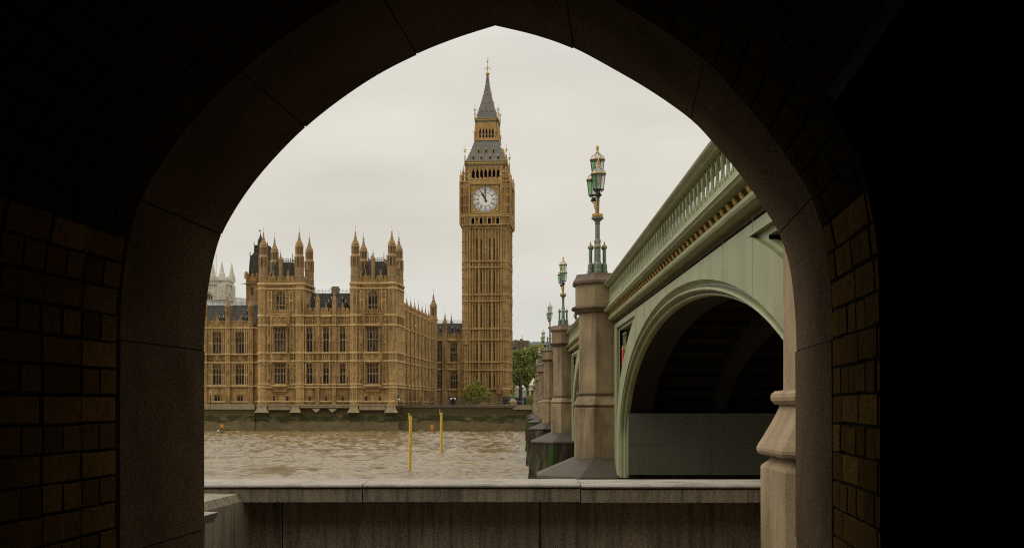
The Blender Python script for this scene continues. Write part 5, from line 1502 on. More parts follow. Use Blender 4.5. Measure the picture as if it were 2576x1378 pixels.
def dial(rot):
    face = MB(); y = -HC + .42
    def R(mb): r = MB(); r.rot4(mb, (rot,)); return r
    # square of gilded spandrels round the dial
    sq = MB(); n = 48; r0 = 3.52
    V = []; 
    for k in range(n):
        a = 2 * pi * k / n; c, s_ = cos(a), sin(a); h = 3.72 / max(abs(c), abs(s_))
        V += [(r0 * c, y - .05, CZ + r0 * s_), (h * c, y - .05, CZ + h * s_)]
    sq.cur = 0; sq.add(V, [(2 * k, 2 * k + 1, (2 * k + 3) % (2 * n), (2 * k + 2) % (2 * n)) for k in range(n)])
    sq.cur = 2
    for (a, b, c, d) in ((-3.97, 3.97, 3.72, 3.97), (-3.97, 3.97, -3.97, -3.72), (-3.97, -3.72, -3.72, 3.72), (3.72, 3.97, -3.72, 3.72)): sq.box(a, b, y - .14, y + .2, CZ + c, CZ + d)
    sq.cur = 1
    for (a, b, c, d) in ((-3.72, 3.72, 3.6, 3.72), (-3.72, 3.72, -3.72, -3.6), (-3.72, -3.6, -3.6, 3.6), (3.6, 3.72, -3.6, 3.6)): sq.box(a, b, y - .12, y - .02, CZ + c, CZ + d)
    for sx in (-1, 1):
        for sz in (-1, 1):
            sq.ball((sx * 3.0, y - .1, CZ + sz * 3.0), .36, 8, 5, (1, .5, 1))
            for (dx, dz) in ((-.75, .25), (.25, -.75), (-.3, .35), (.35, -.3)): sq.ball((sx * (3.0 + dx), y - .08, CZ + sz * (3.0 + dz)), .15, 6, 4, (1.3, .5, 1.3))
    ring = [(3.52 * cos(2 * pi * k / 48), y - .1, CZ + 3.52 * sin(2 * pi * k / 48)) for k in range(49)]
    sq.tube(ring, .1, 6, False)
    s0 = obj('dial_surround', R(sq), [M['frieze_green'] if 0 else M['goldstone'], M['gold'], M['ironblack']], clock)
    face.add([(3.46 * cos(2 * pi * k / 64), y, CZ + 3.46 * sin(2 * pi * k / 64)) for k in range(64)], [tuple(range(64))])
    d = obj('clock_face', R(face), M['dial'], clock)
    tr = MB()
    def ann(ra, rb_, o=.02):
        n = 64
        V = []
        for k in range(n):
            a = 2 * pi * k / n
            V += [(ra * cos(a), y - o, CZ + ra * sin(a)), (rb_ * cos(a), y - o, CZ + rb_ * sin(a))]
        tr.add(V, [(2 * k, 2 * k + 1, (2 * k + 3) % (2 * n), (2 * k + 2) % (2 * n)) for k in range(n)])
    ann(3.34, 3.5, .03); ann(3.13, 3.19); ann(2.78, 2.84); ann(2.48, 2.55); ann(1.76, 1.86)
    def bar(a, r1, r2, w1, w2, o=.026):
        c, s_ = sin(a), cos(a)
        P = lambda r, w: (r * c + w * s_, y - o, CZ + r * s_ - w * c)
        tr.add([P(r1, -w1), P(r1, w1), P(r2, w2), P(r2, -w2)], [(0, 1, 2, 3)])
    for k in range(12): bar(k * pi / 6, 1.85, 3.4, .055, .055)
    for k in range(60):
        bar(k * pi / 30, 3.13, 3.34, .022, .022); bar((k + .5) * pi / 30, 2.84, 3.13, .04, .04)
    obj('chapter_ring', R(tr), M['dialdark'], d)
    nm_ = ['XII', 'I', 'II', 'III', 'IIII', 'V', 'VI', 'VII', 'VIII', 'IX', 'X', 'XI']
    num = MB(); tr2 = tr; tr = num
    for k, w in enumerate(nm_):                               # numerals drawn with strokes, feet to the centre
        wd = {'I': .17, 'V': .30, 'X': .30}
        tot = sum(wd[c] for c in w); x = -tot / 2
        A = k * pi / 6
        def P(xx, r): return (xx * cos(A) + r * sin(A), y - .032, CZ - xx * sin(A) + r * cos(A))
        def stroke(xa, ra, xb, rb2, h=.03): num.add([P(xa - h, ra), P(xa + h, ra), P(xb + h, rb2), P(xb - h, rb2)], [(0, 1, 2, 3)])
        for ch in w:
            c = x + wd[ch] / 2; ri, ro = 1.95, 2.42
            if ch == 'I': stroke(c, ri, c, ro, .035)
            elif ch == 'V': stroke(c, ri, c - .1, ro); stroke(c, ri, c + .1, ro)
            else: stroke(c - .1, ri, c + .1, ro); stroke(c + .1, ri, c - .1, ro)
            x += wd[ch]
    obj('numerals', R(num), M['dialdark'], d)
    def hand(name, ang, pts, o):
        h = MB(); A = radians(ang)
        h.prism([(p * cos(A) + q * sin(A), CZ - p * sin(A) + q * cos(A)) for p, q in pts], y - o - .05, y - o)
        obj(name, R(h), M['ironblack'], d)
    hand('hour_hand', -29, [(-.17, -.3), (-.22, .1), (-.13, .9), (-.34, 1.35), (-.1, 1.9), (0, 2.3), (.1, 1.9), (.34, 1.35), (.13, .9), (.22, .1), (.17, -.3), (.28, -.62), (0, -.8), (-.28, -.62)], .08)
    hand('minute_hand', -1.5, [(-.14, -.7), (-.15, 0), (-.11, 2.6), (-.06, 3.35), (.06, 3.35), (.11, 2.6), (.15, 0), (.14, -.7)], .16)
dial(0); dial(1)
# ---- belfry, lower roof, lantern, spire
HB = 5.42
def belfry(m):
    f = Fac(m, 0, -HB)
    ops = [(-3.85 + 1.1 * k + .17, -3.85 + 1.1 * (k + 1) - .17, 59.6, 62.15) for k in range(7)]
    f.wall(-HB, HB, 58.6, 62.8, ops, .8)
    m.cur = 1
    for k in range(8): u = -3.85 + 1.1 * k; f.box(u - .1, u + .1, 0, .16, 59, 62.6)
    for k in range(7):
        a, b = -3.85 + 1.1 * k + .17, -3.85 + 1.1 * (k + 1) - .17; c = (a + b) / 2
        for p in (a, b): f.prism([(p, 62.16), (p, 61.2), (p + (c - p) * .45, 61.8), (c, 62.16)][::(1 if p == a else -1)], -.7, -.03)
        f.prism([(a - .1, 62.1), (c, 62.75), (b + .1, 62.1), (c, 62.5)], 0, .14)
    for s in (-1, 1):
        for z in (60.2, 61.4): f.box(s * 4.75 - .3, s * 4.75 + .3, 0, .1, z - .3, z + .3)
        for u in (4.15, 5.3): f.box(s * u - .12, s * u + .12, 0, .14, 58.9, 62.7)
    m.cur = 0
quarter(belfry, 'belfry', [M['lime_tower'], M['tower_trim']])
vb_ = MB(); vb_.box(-4.4, 4.4, -4.4, 4.4, 58.6, 62.7); obj('bell_chamber', vb_, M['black'], clock)
def eaves(m):
    for (h, z0, z1, c) in ((5.45, 62.75, 63.0, 0), (5.62, 63.0, 63.35, 1), (5.5, 63.35, 63.6, 0), (5.68, 63.6, 63.85, 2), (5.55, 63.85, 64.15, 1)):
        m.cur = c; m.box(-h, h, -h, -h + .6, z0, z1, 0)
    m.cur = 0
    for k in range(24): u = -5.3 + 10.6 * k / 23; m.prism([(u - .16, 64.14), (u + .16, 64.14), (u, 64.62)], -5.55, -5.4, 'y')
    for k in range(13):
        u = -5.2 + 10.4 * k / 12; m.cur = 0; m.ball((u, -5.62, 63.2), .13, 6, 4)
    m.cur = 0
quarter(eaves, 'eaves', [M['goldstone'], M['frieze_green'], M['gold']])
m = MB(); m.stack(0, 0, [(5.4, 64.1), (4.95, 65.0), (3.95, 67.6), (3.1, 70.2)], 4, rot=pi / 4)
r1 = obj('lower_roof', m, M['iron_roof'], clock)
hip = MB()
def crockets(mb, pts, step=.9, r=.13):
    for (p, q) in zip(pts, pts[1:]):
        n = max(1, int(abs(q[1] - p[1]) / step))
        for k in range(n):
            t = k / n; h, z = p[0] + (q[0] - p[0]) * t, p[1] + (q[1] - p[1]) * t
            for sx in (-1, 1):
                for sy in (-1, 1): mb.ball((sx * (h + .04), sy * (h + .04), z), r, 5, 4)
crockets(hip, [(5.4, 64.1), (4.95, 65.0), (3.95, 67.6), (3.1, 70.2)], .75, .15)
obj('crocket', hip, M['goldstone'], r1)
def roof_dormer(u, z, half, s, k, slope=.36):
    d = MB(); y = -half
    d.box(u - .3 * s, u + .3 * s, y - .05, y + 1.2 * s, z, z + 1.0 * s, .001)
    d.cur = 1
    d.prism([(u - .42 * s, z + .95 * s), (u + .42 * s, z + .95 * s), (u, z + 1.75 * s)], y - .12, y + 1.2 * s, 'y')
    d.box(u - .4 * s, u - .29 * s, y - .1, y + .1, z, z + 1.0 * s); d.box(u + .29 * s, u + .4 * s, y - .1, y + .1, z, z + 1.0 * s)
    d.tube([(u, y - .05, z + 1.6 * s), (u, y - .05, z + 2.1 * s)], .05 * s, 4)
    d.cur = 2
    d.prism([(u - .22 * s, z + .1), (u + .22 * s, z + .1), (u + .22 * s, z + .75 * s), (u, z + 1.0 * s), (u - .22 * s, z + .75 * s)], y - .09, y + .05, 'y')
    mm = MB(); mm.rot4(d, (k,)); obj('dormer', mm, [M['iron_roof'], M['goldstone'], M['black']], clock)
for k in (0, 1):
    for u in (-3.3, -1.15, 1.15, 3.3): roof_dormer(u, 64.7, 5.12, .85, k)
    for u in (-2.0, 0, 2.0): roof_dormer(u, 66.6, 4.33, .85, k)
HL = 2.95
def lantern(m):
    f = Fac(m, 0, -HL)
    ops = [(-2.1 + .84 * k + .14, -2.1 + .84 * (k + 1) - .14, 70.95, 73.4) for k in range(5)]
    f.wall(-HL, HL, 70.2, 75.0, ops, .4)
    for k in range(6): u = -2.1 + .84 * k; f.box(u - .1, u + .1, 0, .14, 70.6, 74.9)
    for u in (-2.85, -2.5, 2.5, 2.85): f.box(u - .09, u + .09, 0, .14, 70.6, 74.9)
    for k in range(5):
        a = -2.1 + .84 * k + .14; b = a + .56; c = (a + b) / 2
        for p in (a, b): f.prism([(p, 73.41), (p, 72.5), (p + (c - p) * .45, 73.05), (c, 73.41)][::(1 if p == a else -1)], -.35, -.02)
        f.box(c - .07, c + .07, 0, .1, 73.5, 74.8)
        f.box(c - .2, c + .2, -.03, .03, 74.2, 74.7)
    f.box(-HL - .35, HL + .35, -.6, .4, 70.05, 70.35)
    for k in range(16): u = -3.2 + 6.4 * k / 15; f.prism([(u - .18, 70.35), (u + .18, 70.35), (u, 70.85)], .25, .4)
    f.box(-HL - .4, HL + .4, .3, .42, 70.3, 70.5)
quarter(lantern, 'lantern_stage', M['goldstone'])
lc = MB(); lc.box(-1.9, 1.9, -1.9, 1.9, 70.2, 74.9); obj('lantern_core', lc, M['ironblack'], clock)
lb = MB()
for k in range(5):
    for s in ((0, -2.15), (2.15, 0)):
        u = -1.68 + .84 * k
        lb.stack(u if s[0] == 0 else s[0], s[1] if s[0] == 0 else u, [(.26, 71.6), (.2, 71.8), (.13, 72.1), (.05, 72.25)], 8)
obj('bell', lb, M['greymetal'], clock)
def eaves2(m):
    for (h, z0, z1, c) in ((3.0, 74.9, 75.15, 0), (3.15, 75.15, 75.4, 1), (3.05, 75.4, 75.6, 0), (3.2, 75.6, 75.8, 2), (3.1, 75.8, 76.05, 1)):
        m.cur = c; m.box(-h, h, -h, -h + .5, z0, z1, 0)
    m.cur = 0
    for k in range(16): u = -2.9 + 5.8 * k / 15; m.prism([(u - .13, 76.04), (u + .13, 76.04), (u, 76.42)], -3.08, -2.96, 'y')
quarter(eaves2, 'lantern_eaves', [M['goldstone'], M['frieze_green'], M['gold']])
SP = [(2.68, 76.0), (2.2, 78.4), (1.6, 80.6), (.95, 83.2), (.5, 85.8), (.24, 88.3)]
m = MB(); m.stack(0, 0, [(3.0, 75.9)] + SP, 4, rot=pi / 4)
spi = obj('spire', m, M['iron_roof'], clock)
m = MB(); crockets(m, SP, .62, .11); m.stack(0, 0, [(.42, 85.7), (.5, 85.8), (.5, 85.95), (.42, 86.05)], 8); obj('crocket', m, M['goldstone'], spi)
for k in (0, 1):
    for z, us in ((78.0, (-1.2, 0, 1.2)), (80.5, (-.62, .62)), (82.9, (0,))):
        half = np.interp(z, [p[1] for p in SP], [p[0] for p in SP])
        for u in us: roof_dormer(u, z - .2, half, .42, k)
m = MB()
m.stack(0, 0, [(.25, 88.2), (.52, 88.5), (.52, 88.75), (.3, 88.9), (.1, 89.2), (.07, 92.0), (.07, 92.1)], 8)
for k in range(4):
    a = k * pi / 2 + .3
    m.tube([(0, 0, 89.9), (.35 * cos(a), .35 * sin(a), 90.5), (.62 * cos(a), .62 * sin(a), 90.5), (.8 * cos(a), .8 * sin(a), 90.1)], .05, 4)
    m.ball((.82 * cos(a), .82 * sin(a), 89.95), .14, 6, 4)
    m.ball((.5 * cos(k * pi / 2), .5 * sin(k * pi / 2), 88.9), .1, 5, 4)
m.ball((0, 0, 92.0), .26, 8, 6); m.tube([(0, 0, 92), (0, 0, 93.0)], .05, 4); m.box(-.25, .25, -.04, .04, 92.6, 92.68)
obj('finial', m, M['gold'], clock)
def spike(x, y, z0, z1):
    m = MB(); m.stack(x, y, [(.16, z0), (.14, z0 + 1.4), (.2, z0 + 1.5), (.05, z0 + 1.9)], 6); m.tube([(x, y, z0 + 1.5), (x, y, z1)], .05, 4)
    m.box(x - .38, x + .38, y - .05, y + .05, z1 - 1.55, z1 - 1.35); m.box(x - .05, x + .05, y - .38, y + .38, z1 - 1.54, z1 - 1.36); m.prism([(x - .3, z1 - 1.9), (x, z1 - 2.2), (x + .3, z1 - 1.9), (x, z1 - 1.6)], y - .04, y + .04, 'y')
    obj('spike', m, M['goldstone'], clock)
for sx in (-1, 1):
    for sy in (-1, 1): spike(sx * 5.5, sy * 5.5, 63.9, 68.6); spike(sx * 3.1, sy * 3.1, 75.9, 79.9); spike(sx * 3.2, sy * 3.2, 70.3, 74.0)

# ================================================================== beyond the palace roofs
def at_depth(px, py, d): return ((px - 1288) / F * d, d, (1015 - py) / F * d)
def zone(name, label, cat, px, d, **k):
    x, y, _ = at_depth(px, 1015, d)
    return thing(name, label, cat, (x, y, EYE + GZ), -PA, dz=-GZ, **k)
# pale church tower
D = 520; s = D / F; ch = zone('church_tower', 'pale grey church tower with two spirelets, far left behind the slate roof', 'church tower', 552, D)
zz = lambda y: (1015 - y) * s
hw = 56 * s / 2; hh = hw
m = MB(); f = Fac(m, 0, -hw)
f.wall(-hw, hw, -.3, zz(706), [(-hw * .62 - 1.5, -hw * .62 + 1.5, zz(757), zz(741))], 1.0)
for k in (1, 2, 3):
    q = MB(); g = Fac(q, 0, -hw); g.wall(-hw + .02, hw - .02, -.3, zz(706) - .02, []); m.rot4(q, (k,))
def chdet(m):
    g = Fac(m, 0, -hw)
    g.box(-hw - .5, hw + .5, 0, .6, zz(719), zz(716.5)); g.box(-hw - .3, hw + .3, 0, .35, zz(708), zz(706)); g.box(-hw - .4, hw + .4, 0, .5, zz(757), zz(755.5))
    for (a, b) in ((hw * .15, hw * .95), (-hw * 1.0, -hw * .95)): g.box(a, b, 0, .8, zz(756), zz(719))
    for u in (hw * .3, hw * .45, hw * .62, hw * .8): g.box(u - .12, u + .12, .8, .95, zz(753), zz(722))
    for k in range(9): u = -hw * .95 + k * hw * 1.2 / 8; g.box(u - .14, u + .14, 0, .3, zz(716), zz(709))
    for k in range(4): u = -hw * .85 + k * hw * .32; g.box(u - .5, u + .5, -.3, .2, zz(706), zz(701)); g.prism([(u - .6, zz(702)), (u + .6, zz(702)), (u, zz(698.5))], -.3, .2)
    c = -hw * .62
    n = 8
    for sg in (-1, 1): g.prism([(c + sg * 2.5, zz(748)), (c + sg * 1.6, zz(741)), (c, zz(736)), (c, zz(734.5)), (c + sg * 2.0, zz(740.5)), (c + sg * 2.8, zz(748))][::sg], 0, .4)
    g.prism([(c - 1.2, zz(727)), (c + 1.2, zz(727)), (c + .7, zz(723)), (c - .7, zz(723))], 0, .3)
q = MB(); chdet(q); m.rot4(q)
obj('wall', m, M['pale'], ch)
m = MB(); c = -hw * .62
for u in (-.5, .5): m.box(c + u - .1, c + u + .1, -hw + .2, -hw + .5, zz(757), zz(743))
m.prism([(c - 1.5, zz(748)), (c - 1.5, zz(740.5)), (c, zz(740.5)), (c - .9, zz(744))], -hw - .05, -hw + .3); m.prism([(c + 1.5, zz(748)), (c + .9, zz(744)), (c, zz(740.5)), (c + 1.5, zz(740.5))], -hw - .05, -hw + .3)
w_ = obj('window', m, M['pale'], ch)
m = MB(); m.box(c - 1.5, c + 1.5, -hw + .5, -hw + .6, zz(757.3), zz(740.5)); obj('glass', m, M['glass'], w_)
for (sx, sy) in ((1, -1), (1, 1), (-1, -1), (-1, 1)):
    m = MB(); x, y = sx * hw * .86, sy * hw * .86
    if sx > 0 and sy < 0: x = hw * .5
    m.stack(x, y, [(1.55, zz(708)), (1.45, zz(700)), (1.2, zz(690)), (1.05, zz(689)), (.12, zz(663 if sy < 0 else 660)), (.1, zz(660))], 8); obj('spirelet', m, M['pale'], ch)
m = MB(); m.tube([(-hw * .3, 0, zz(706)), (-hw * .3, 0, zz(640))], .1, 5); obj('flagpole', m, M['greymetal'], ch)
# square stone tower with a steep dark roof behind the left turrets
D = 283; s = D / F; bt = zone('roof_tower', 'yellow stone tower with steep dark iron roof, rising behind the left turrets', 'tower', 661, D)
zz = lambda y: (1015 - y) * s
h = 33 * s
m = MB(); f = Fac(m, 0, -h)
u0, u1 = (640.5 - 661) * s, (647 - 661) * s
f.wall(-h, h, 10, zz(703), [(u0, u1, zz(746), zz(724.5))], .6)
for k in (1, 2, 3): q = MB(); Fac(q, 0, -h).wall(-h + .01, h - .01, 10, zz(703), []); m.rot4(q, (k,))
m.box(-h - .5, h + .5, -h - .5, h + .5, zz(717), zz(715.6)); m.box(-h - 1.2, -h, -h - .1, -h + .15, zz(717), zz(716))
f.merlons(-h, h, zz(705), .6, .5, 1.1)
for z in (709, 712): f.box(-h, h, 0, .15, zz(z + .8), zz(z))
for sx in (-1, 1): m.box(sx * h - .35, sx * h + .35, -h - .15, -h + .5, zz(704), zz(690)); m.box(sx * h - .25, sx * h + .25, -h - .05, -h + .4, zz(690), zz(686.5))
f.prism([(u0 + .1, zz(753)), (u1 - .1, zz(753)), ((u0 + u1) / 2, zz(749))], -.1, .05)
obj('wall', m, M['lime'], bt)
m = MB()
for k in range(9): m.box(u0, u1, -h + .15, -h + .4, zz(746) + k * .24, zz(746) + k * .24 + .06)
lw = obj('louvre', m, M['greymetal'], bt)
m = MB(); m.box(u0, u1, -h + .42, -h + .5, zz(746), zz(724.5)); obj('opening', m, M['black'], lw)
m = MB(); b = 28.5 * s
m.stack(0, 0, [(b, zz(701)), (b * .92, zz(660)), (b * .87, zz(645))], 4, rot=pi / 4)
m.stack(0, 0, [(b * .8, zz(646)), (b * .62, zz(637)), (b * .6, zz(619)), (b * .5, zz(618))], 4, rot=pi / 4)
m.stack(-b * .2, 0, [(b * .25, zz(619)), (b * .2, zz(604)), (b * .1, zz(598)), (.04, zz(588)), (.03, zz(579))], 6)
for sx in (-1, 1):
    m.tube([(sx * b * .88, -b * .88, zz(646)), (sx * b * .88, -b * .88, zz(637))], .12, 4); m.tube([(sx * b * .6, -b * .6, zz(620)), (sx * b * .6, -b * .6, zz(612))], .1, 4)
m.box(-b * .2 - .35, -b * .2, -.02, .02, zz(582), zz(578.5))
obj('roof', m, M['slate'], bt)
# white sheeted temporary roof
D = 330; s = D / F
def sheet(name, label, pts, D, dep):
    t = zone(name, label, 'sheeted roof', pts[0][0], D, group='white sheeted temporary roofs')
    m = MB(); P = [((px - pts[0][0]) * D / F, (1015 - py) * D / F) for px, py in pts]
    m.prism(P, 0, dep); o = obj('sheeting', m, M['sheet'], t)
    e = MB(); e.tube([(P[1][0], -.1, P[1][1] + .1), (P[2][0], -.1, P[2][1] + .1)], .08, 4)
    for k in range(5):
        q = k / 4; x, z = P[1][0] + (P[2][0] - P[1][0]) * q, P[1][1] + (P[2][1] - P[1][1]) * q; e.tube([(x, -.1, P[0][1]), (x, -.1, z)], .05, 4)
    obj('scaffold', e, M['greymetal'], t)
sheet('temporary_roof', 'white sheeted temporary roof sloping down between the slate roof and church tower', [(500, 775), (500, 754), (571, 763), (571, 775)], 332, 8)
sheet('temporary_roof', 'taller white sheeted temporary roof left of the yellow stone tower', [(584, 775), (593, 749), (652, 757), (652, 775)], 335, 9)

# ================================================================== the Westminster end of the bridge: trees, kerbside things
def leafcloud(mb, blobs, n, size, seed, flat=.8):
    r = random.Random(seed)
    tot = sum(b[3] ** 2 for b in blobs)
    for (x, y, z, R_, sq) in [(b[0], b[1], b[2], b[3], b[4] if len(b) > 4 else .8) for b in blobs]:
        for k in range(int(n * R_ ** 2 / tot)):
            a = Vector((r.gauss(0, 1), r.gauss(0, 1), r.gauss(0, 1))).normalized()
            q = R_ * (r.uniform(.35, 1.0) ** .5) * (1 + .16 * sin(a.x * 7 + x) * sin(a.z * 6 + y))
            c = Vector((x + a.x * q, y + a.y * q, z + a.z * q * sq))
            u = Vector((r.gauss(0, 1), r.gauss(0, 1), r.gauss(0, .7))).normalized(); v = u.orthogonal().normalized(); v.rotate(Matrix.Rotation(r.uniform(0, 6.28), 3, u))
            s_ = size * r.uniform(.5, 1.25); w = u.cross(v)
            mb.add([c - v * s_, c + w * s_ * .55, c + v * s_, c - w * s_ * .55], [(0, 1, 2, 3)])
def tree(name, label, px, d, ht, blobs, n, size, leaf, seed, trunk=.4, group=None, forks=5):
    t = zone(name, label, 'tree', px, d, group=group)
    r = random.Random(seed)
    m = MB(); leafcloud(m, blobs, n, size, seed); obj('crown', m, M[leaf], t)
    m = MB(); m.tube([(0, 0, GZ - .1), (.1, 0, ht * .2), (.0, .1, ht * .38)], [trunk, trunk * .8, trunk * .65], 8)
    for b in blobs[:forks]:
        p0 = Vector((0, .1, ht * r.uniform(.22, .38))); p3 = Vector(b[:3])
        mid = p0.lerp(p3, .5) + Vector((r.uniform(-.4, .4), r.uniform(-.4, .4), ht * .04))
        m.tube([p0, mid, p3, p3 + Vector((r.uniform(-1, 1), r.uniform(-1, 1), 1.5))], [trunk * .5, trunk * .34, trunk * .18, trunk * .06], 6)
    obj('trunk', m, M['bark'], t)
tree('plane_tree', 'large green plane tree just right of the clock tower', 1306, 345, 15, [(-1.2, 0, 11.5, 2.6), (1.3, .5, 12.6, 2.4), (-.6, -1, 8.6, 2.6), (2.0, 0, 9.2, 2.5), (-2.4, 1, 9.4, 2.0), (.6, 1, 14.2, 1.6), (0, 0, 6.8, 2.0), (-3.4, 0, 11.8, 1.1), (-1.6, 0, 14.6, 1.1), (2.6, 0, 14.4, 1.0), (-3.2, 0, 7.4, 1.1), (3.2, 0, 6.6, 1.2)], 3000, .46, 'leaf', 3, .38, 'trees at the far end of the bridge')
tree('plane_tree', 'taller green tree behind the small bridge lamps, under the glassy roofline', 1338, 362, 18, [(-2, 0, 14.5, 2.8), (1.6, 0, 15.3, 3.0), (0, 0, 11.5, 3.2), (3.8, 0, 12.2, 2.8), (-2.8, 1, 10.4, 2.4), (2.6, 0, 8.8, 2.6), (0, 1, 8, 2.4), (5, 0, 15, 2.4)], 3200, .5, 'leaf', 8, .42, 'trees at the far end of the bridge')
tree('plane_tree', 'darker tree behind the first bridge piers, low between the other two', 1322, 385, 12, [(-2, 0, 6.5, 2.4), (1, 0, 7.4, 2.6), (3, 0, 5.5, 2.4), (-3, 0, 4, 2), (0, 0, 4, 2.4)], 2200, .45, 'leaf', 12, .36, 'trees at the far end of the bridge')
tree('bush', 'broad yellow green bush growing in front of the foot of the clock tower', 1199, 285, 5, [(-1.7, 0, 1.9, 1.6), (0, 0, 2.9, 2.0), (1.8, .2, 2.0, 1.7), (-.6, .3, 4.0, 1.2), (.9, 0, 3.7, 1.2), (-2.7, 0, 1.0, 1.0), (2.8, 0, 1.0, 1.0), (0, -.6, 1.2, 1.8), (-3.3, 0, 2.0, .6), (3.2, 0, 2.2, .6), (-1.8, 0, 3.7, .7), (2.0, 0, 3.5, .6), (.2, 0, 5.1, .6), (-2.6, 0, 2.9, .6), (1.2, 0, 4.7, .5)], 4600, .19, 'leaf2', 21, .12)
m = MB(); leafcloud(m, [(x, y, z, .8, 1.0) for x in (-.5, .3, .9) for y in (0, .8) for z in (.3, 1.1, 1.75)], 2200, .14, 5)
hd = tag(obj('hedge', m, M['leaf2']), 'clipped yellow green hedge by the bridge end at the top of the river wall', 'hedge'); x, y, _ = at_depth(1337, 1015, 285); hd.location = (x, y, EYE + GZ)
# far blocks
D = 400; s = D / F
t = zone('office_block', 'plain brown stone block with a chimney, above the trees right of the clock tower', 'building', 1310, D)
m = MB(); f = Fac(m, 0, 0)
f.wall(-22 * s, 20 * s, -.3, (1015 - 856) * s, [(-19 * s, -13 * s, (1015 - 885) * s, (1015 - 873) * s)], .6); m.box(-22 * s, 20 * s, .6, 14, -.3, (1015 - 856) * s - .05)
m.prism([(8 * s, (1015 - 856) * s), (18 * s, (1015 - 856) * s), (20 * s, (1015 - 866) * s), (22 * s, (1015 - 872) * s), (22 * s, -.3), (20 * s, -.3), (19 * s, (1015 - 868) * s)], .1, 13.5)
for u in (-8, 2, 11): m.box(u * s - .3, u * s + .3, -.4, 0, -.3, (1015 - 858) * s)
obj('wall', m, M['brownblock'], t)
m = MB(); m.box(-3 * s, 4.5 * s, 1, 3, (1015 - 857) * s, (1015 - 851.5) * s); m.box(-18 * s, -10 * s, 2, 4, (1015 - 856) * s, (1015 - 853.5) * s); obj('chimney', m, M['brownblock'], t)
m = MB(); m.tube([(3 * s, 2, (1015 - 852) * s), (3 * s, 2, (1015 - 843) * s)], .05, 4); m.tube([(1 * s, 2, (1015 - 843.5) * s), (5 * s, 2, (1015 - 842.5) * s)], .05, 4); obj('aerial', m, M['ironblack'], t)
m = MB(); m.box(-19 * s, -13 * s, .4, .5, (1015 - 885) * s, (1015 - 873) * s); obj('window', m, M['glass2'], t)
D = 460; s = D / F
t = zone('glass_block', 'distant glass fronted building with pale flat roof behind the trees', 'building', 1360, D)
m = MB(); m.box(-32 * s, 40 * s, .5, 20, -.3, (1015 - 868) * s); obj('glazing', m, M['glass2'], t)
m = MB()
for k in range(16): u = -32 + 72 * k / 15; m.box(u * s - .12, u * s + .12, .2, .52, 4, (1015 - 867) * s)
m.box(-32 * s, 40 * s, .1, .55, (1015 - 876.5) * s, (1015 - 875.6) * s); obj('frame', m, M['ironblack'], t)
m = MB(); m.box(-34 * s, 42 * s, -.6, 21, (1015 - 867.5) * s, (1015 - 863) * s); m.box(-24 * s, 20 * s, 4, 16, (1015 - 863) * s, (1015 - 857.5) * s); m.box(-30 * s, -29 * s, 1, 2, (1015 - 863) * s, (1015 - 857) * s); obj('roof', m, M['greymetal'], t)
# tall dark tapering post before the trees
D = 300; s = D / F
t = zone('dark_post', 'tall black tapering post standing in front of the trees', 'post', 1309.5, D)
m = MB(); m.stack(0, 0, [(4.2 * s, GZ - .1), (4.0 * s, 3.0), (3.0 * s, 6.6), (2.9 * s, 7.1), (1.6 * s, 7.2)], 6); obj('shaft', m, M['ironblack'], t)
m = MB(); m.stack(0, 0, [(5.5 * s, GZ - .1), (5.5 * s, .5), (4.4 * s, .7)], 6); obj('base', m, M['ironblack'], t)
t = zone('kerb_lamp', 'slim grey lamp post with small bright head beside the tall black post', 'lamp post', 1315.8, 296)
m = MB(); m.tube([(0, 0, GZ - .1), (0, 0, 3.9)], [.1, .07], 6); obj('post', m, M['greymetal'], t)
m = MB(); m.stack(0, 0, [(.1, 3.85), (.26, 3.95), (.3, 4.3), (.12, 4.5)], 8); m.box(-.05, .7, -.08, .08, 3.9, 4.0); obj('lamp_head', m, M['white'], t)
t = zone('hoarding', 'low black hoarding along the street behind the river wall pedestal', 'hoarding', 1312, 305)
for k in range(5):
    m = MB(); m.box(-1.75 + k * .72, -1.75 + k * .72 + .70, -.05, .05, GZ, 1.55 + .06 * (k % 2)); obj('panel', m, M['ironblack'], t)
t = zone('parked_van', 'dark van half hidden at the foot of the clock tower', 'van', 1276, 303)
m = MB(); m.prism([(-1.1, .0), (1.1, .0), (1.1, .95), (.75, 1.65), (-.95, 1.72), (-1.1, 1.5)], -.9, .9); obj('body', m, M['ironblack'], t)
m = MB(); m.prism([(-.8, 1.0), (.85, 1.0), (.65, 1.5), (-.75, 1.55)], -.93, -.9); obj('window', m, M['glass2'], t)
for u in (-.7, .7):
    m = MB()
    for v in (-.85, .85): m.tube([(u, v - .1, 0), (u, v + .1, 0)], .33, 10)
    obj('wheel', m, M['ironblack'], t)
m = MB(); m.box(-1.13, -1.1, -.7, -.45, .55, .7); obj('headlight', m, M['white'], t)
for px, d, w, hgt, lab, cap in ((1301, 330, .62, 4.6, 'weathered stone gate pier with domed cap behind the black hoarding', 1), (1319, 334, .5, 4.1, 'plain narrow stone gate pier right of the slim grey lamp', 0)):
    t = zone('gate_pier', lab, 'gate pier', px, d, group='stone gate piers')
    m = MB(); m.box(-w, w, -w, w, GZ - .1, hgt * .62); m.box(-w - .1, w + .1, -w - .1, w + .1, hgt * .62, hgt * .68); m.box(-w * .9, w * .9, -w * .9, w * .9, hgt * .68, hgt * .85); m.box(-w - .12, w + .12, -w - .12, w + .12, hgt * .85, hgt * .9)
    obj('shaft', m, M['pale'], t)
    m = MB(); m.stack(0, 0, [(w, hgt * .9), (w * .9, hgt * .96), (w * .5, hgt * 1.04), (.05, hgt * 1.08)], 8); obj('cap', m, M['pale'], t)
t = zone('stone_kiosk', 'small pale stone pavilion with pointed roof beside the farthest bridge piers', 'pavilion', 1342, 310)
m = MB(); s = 310 / F
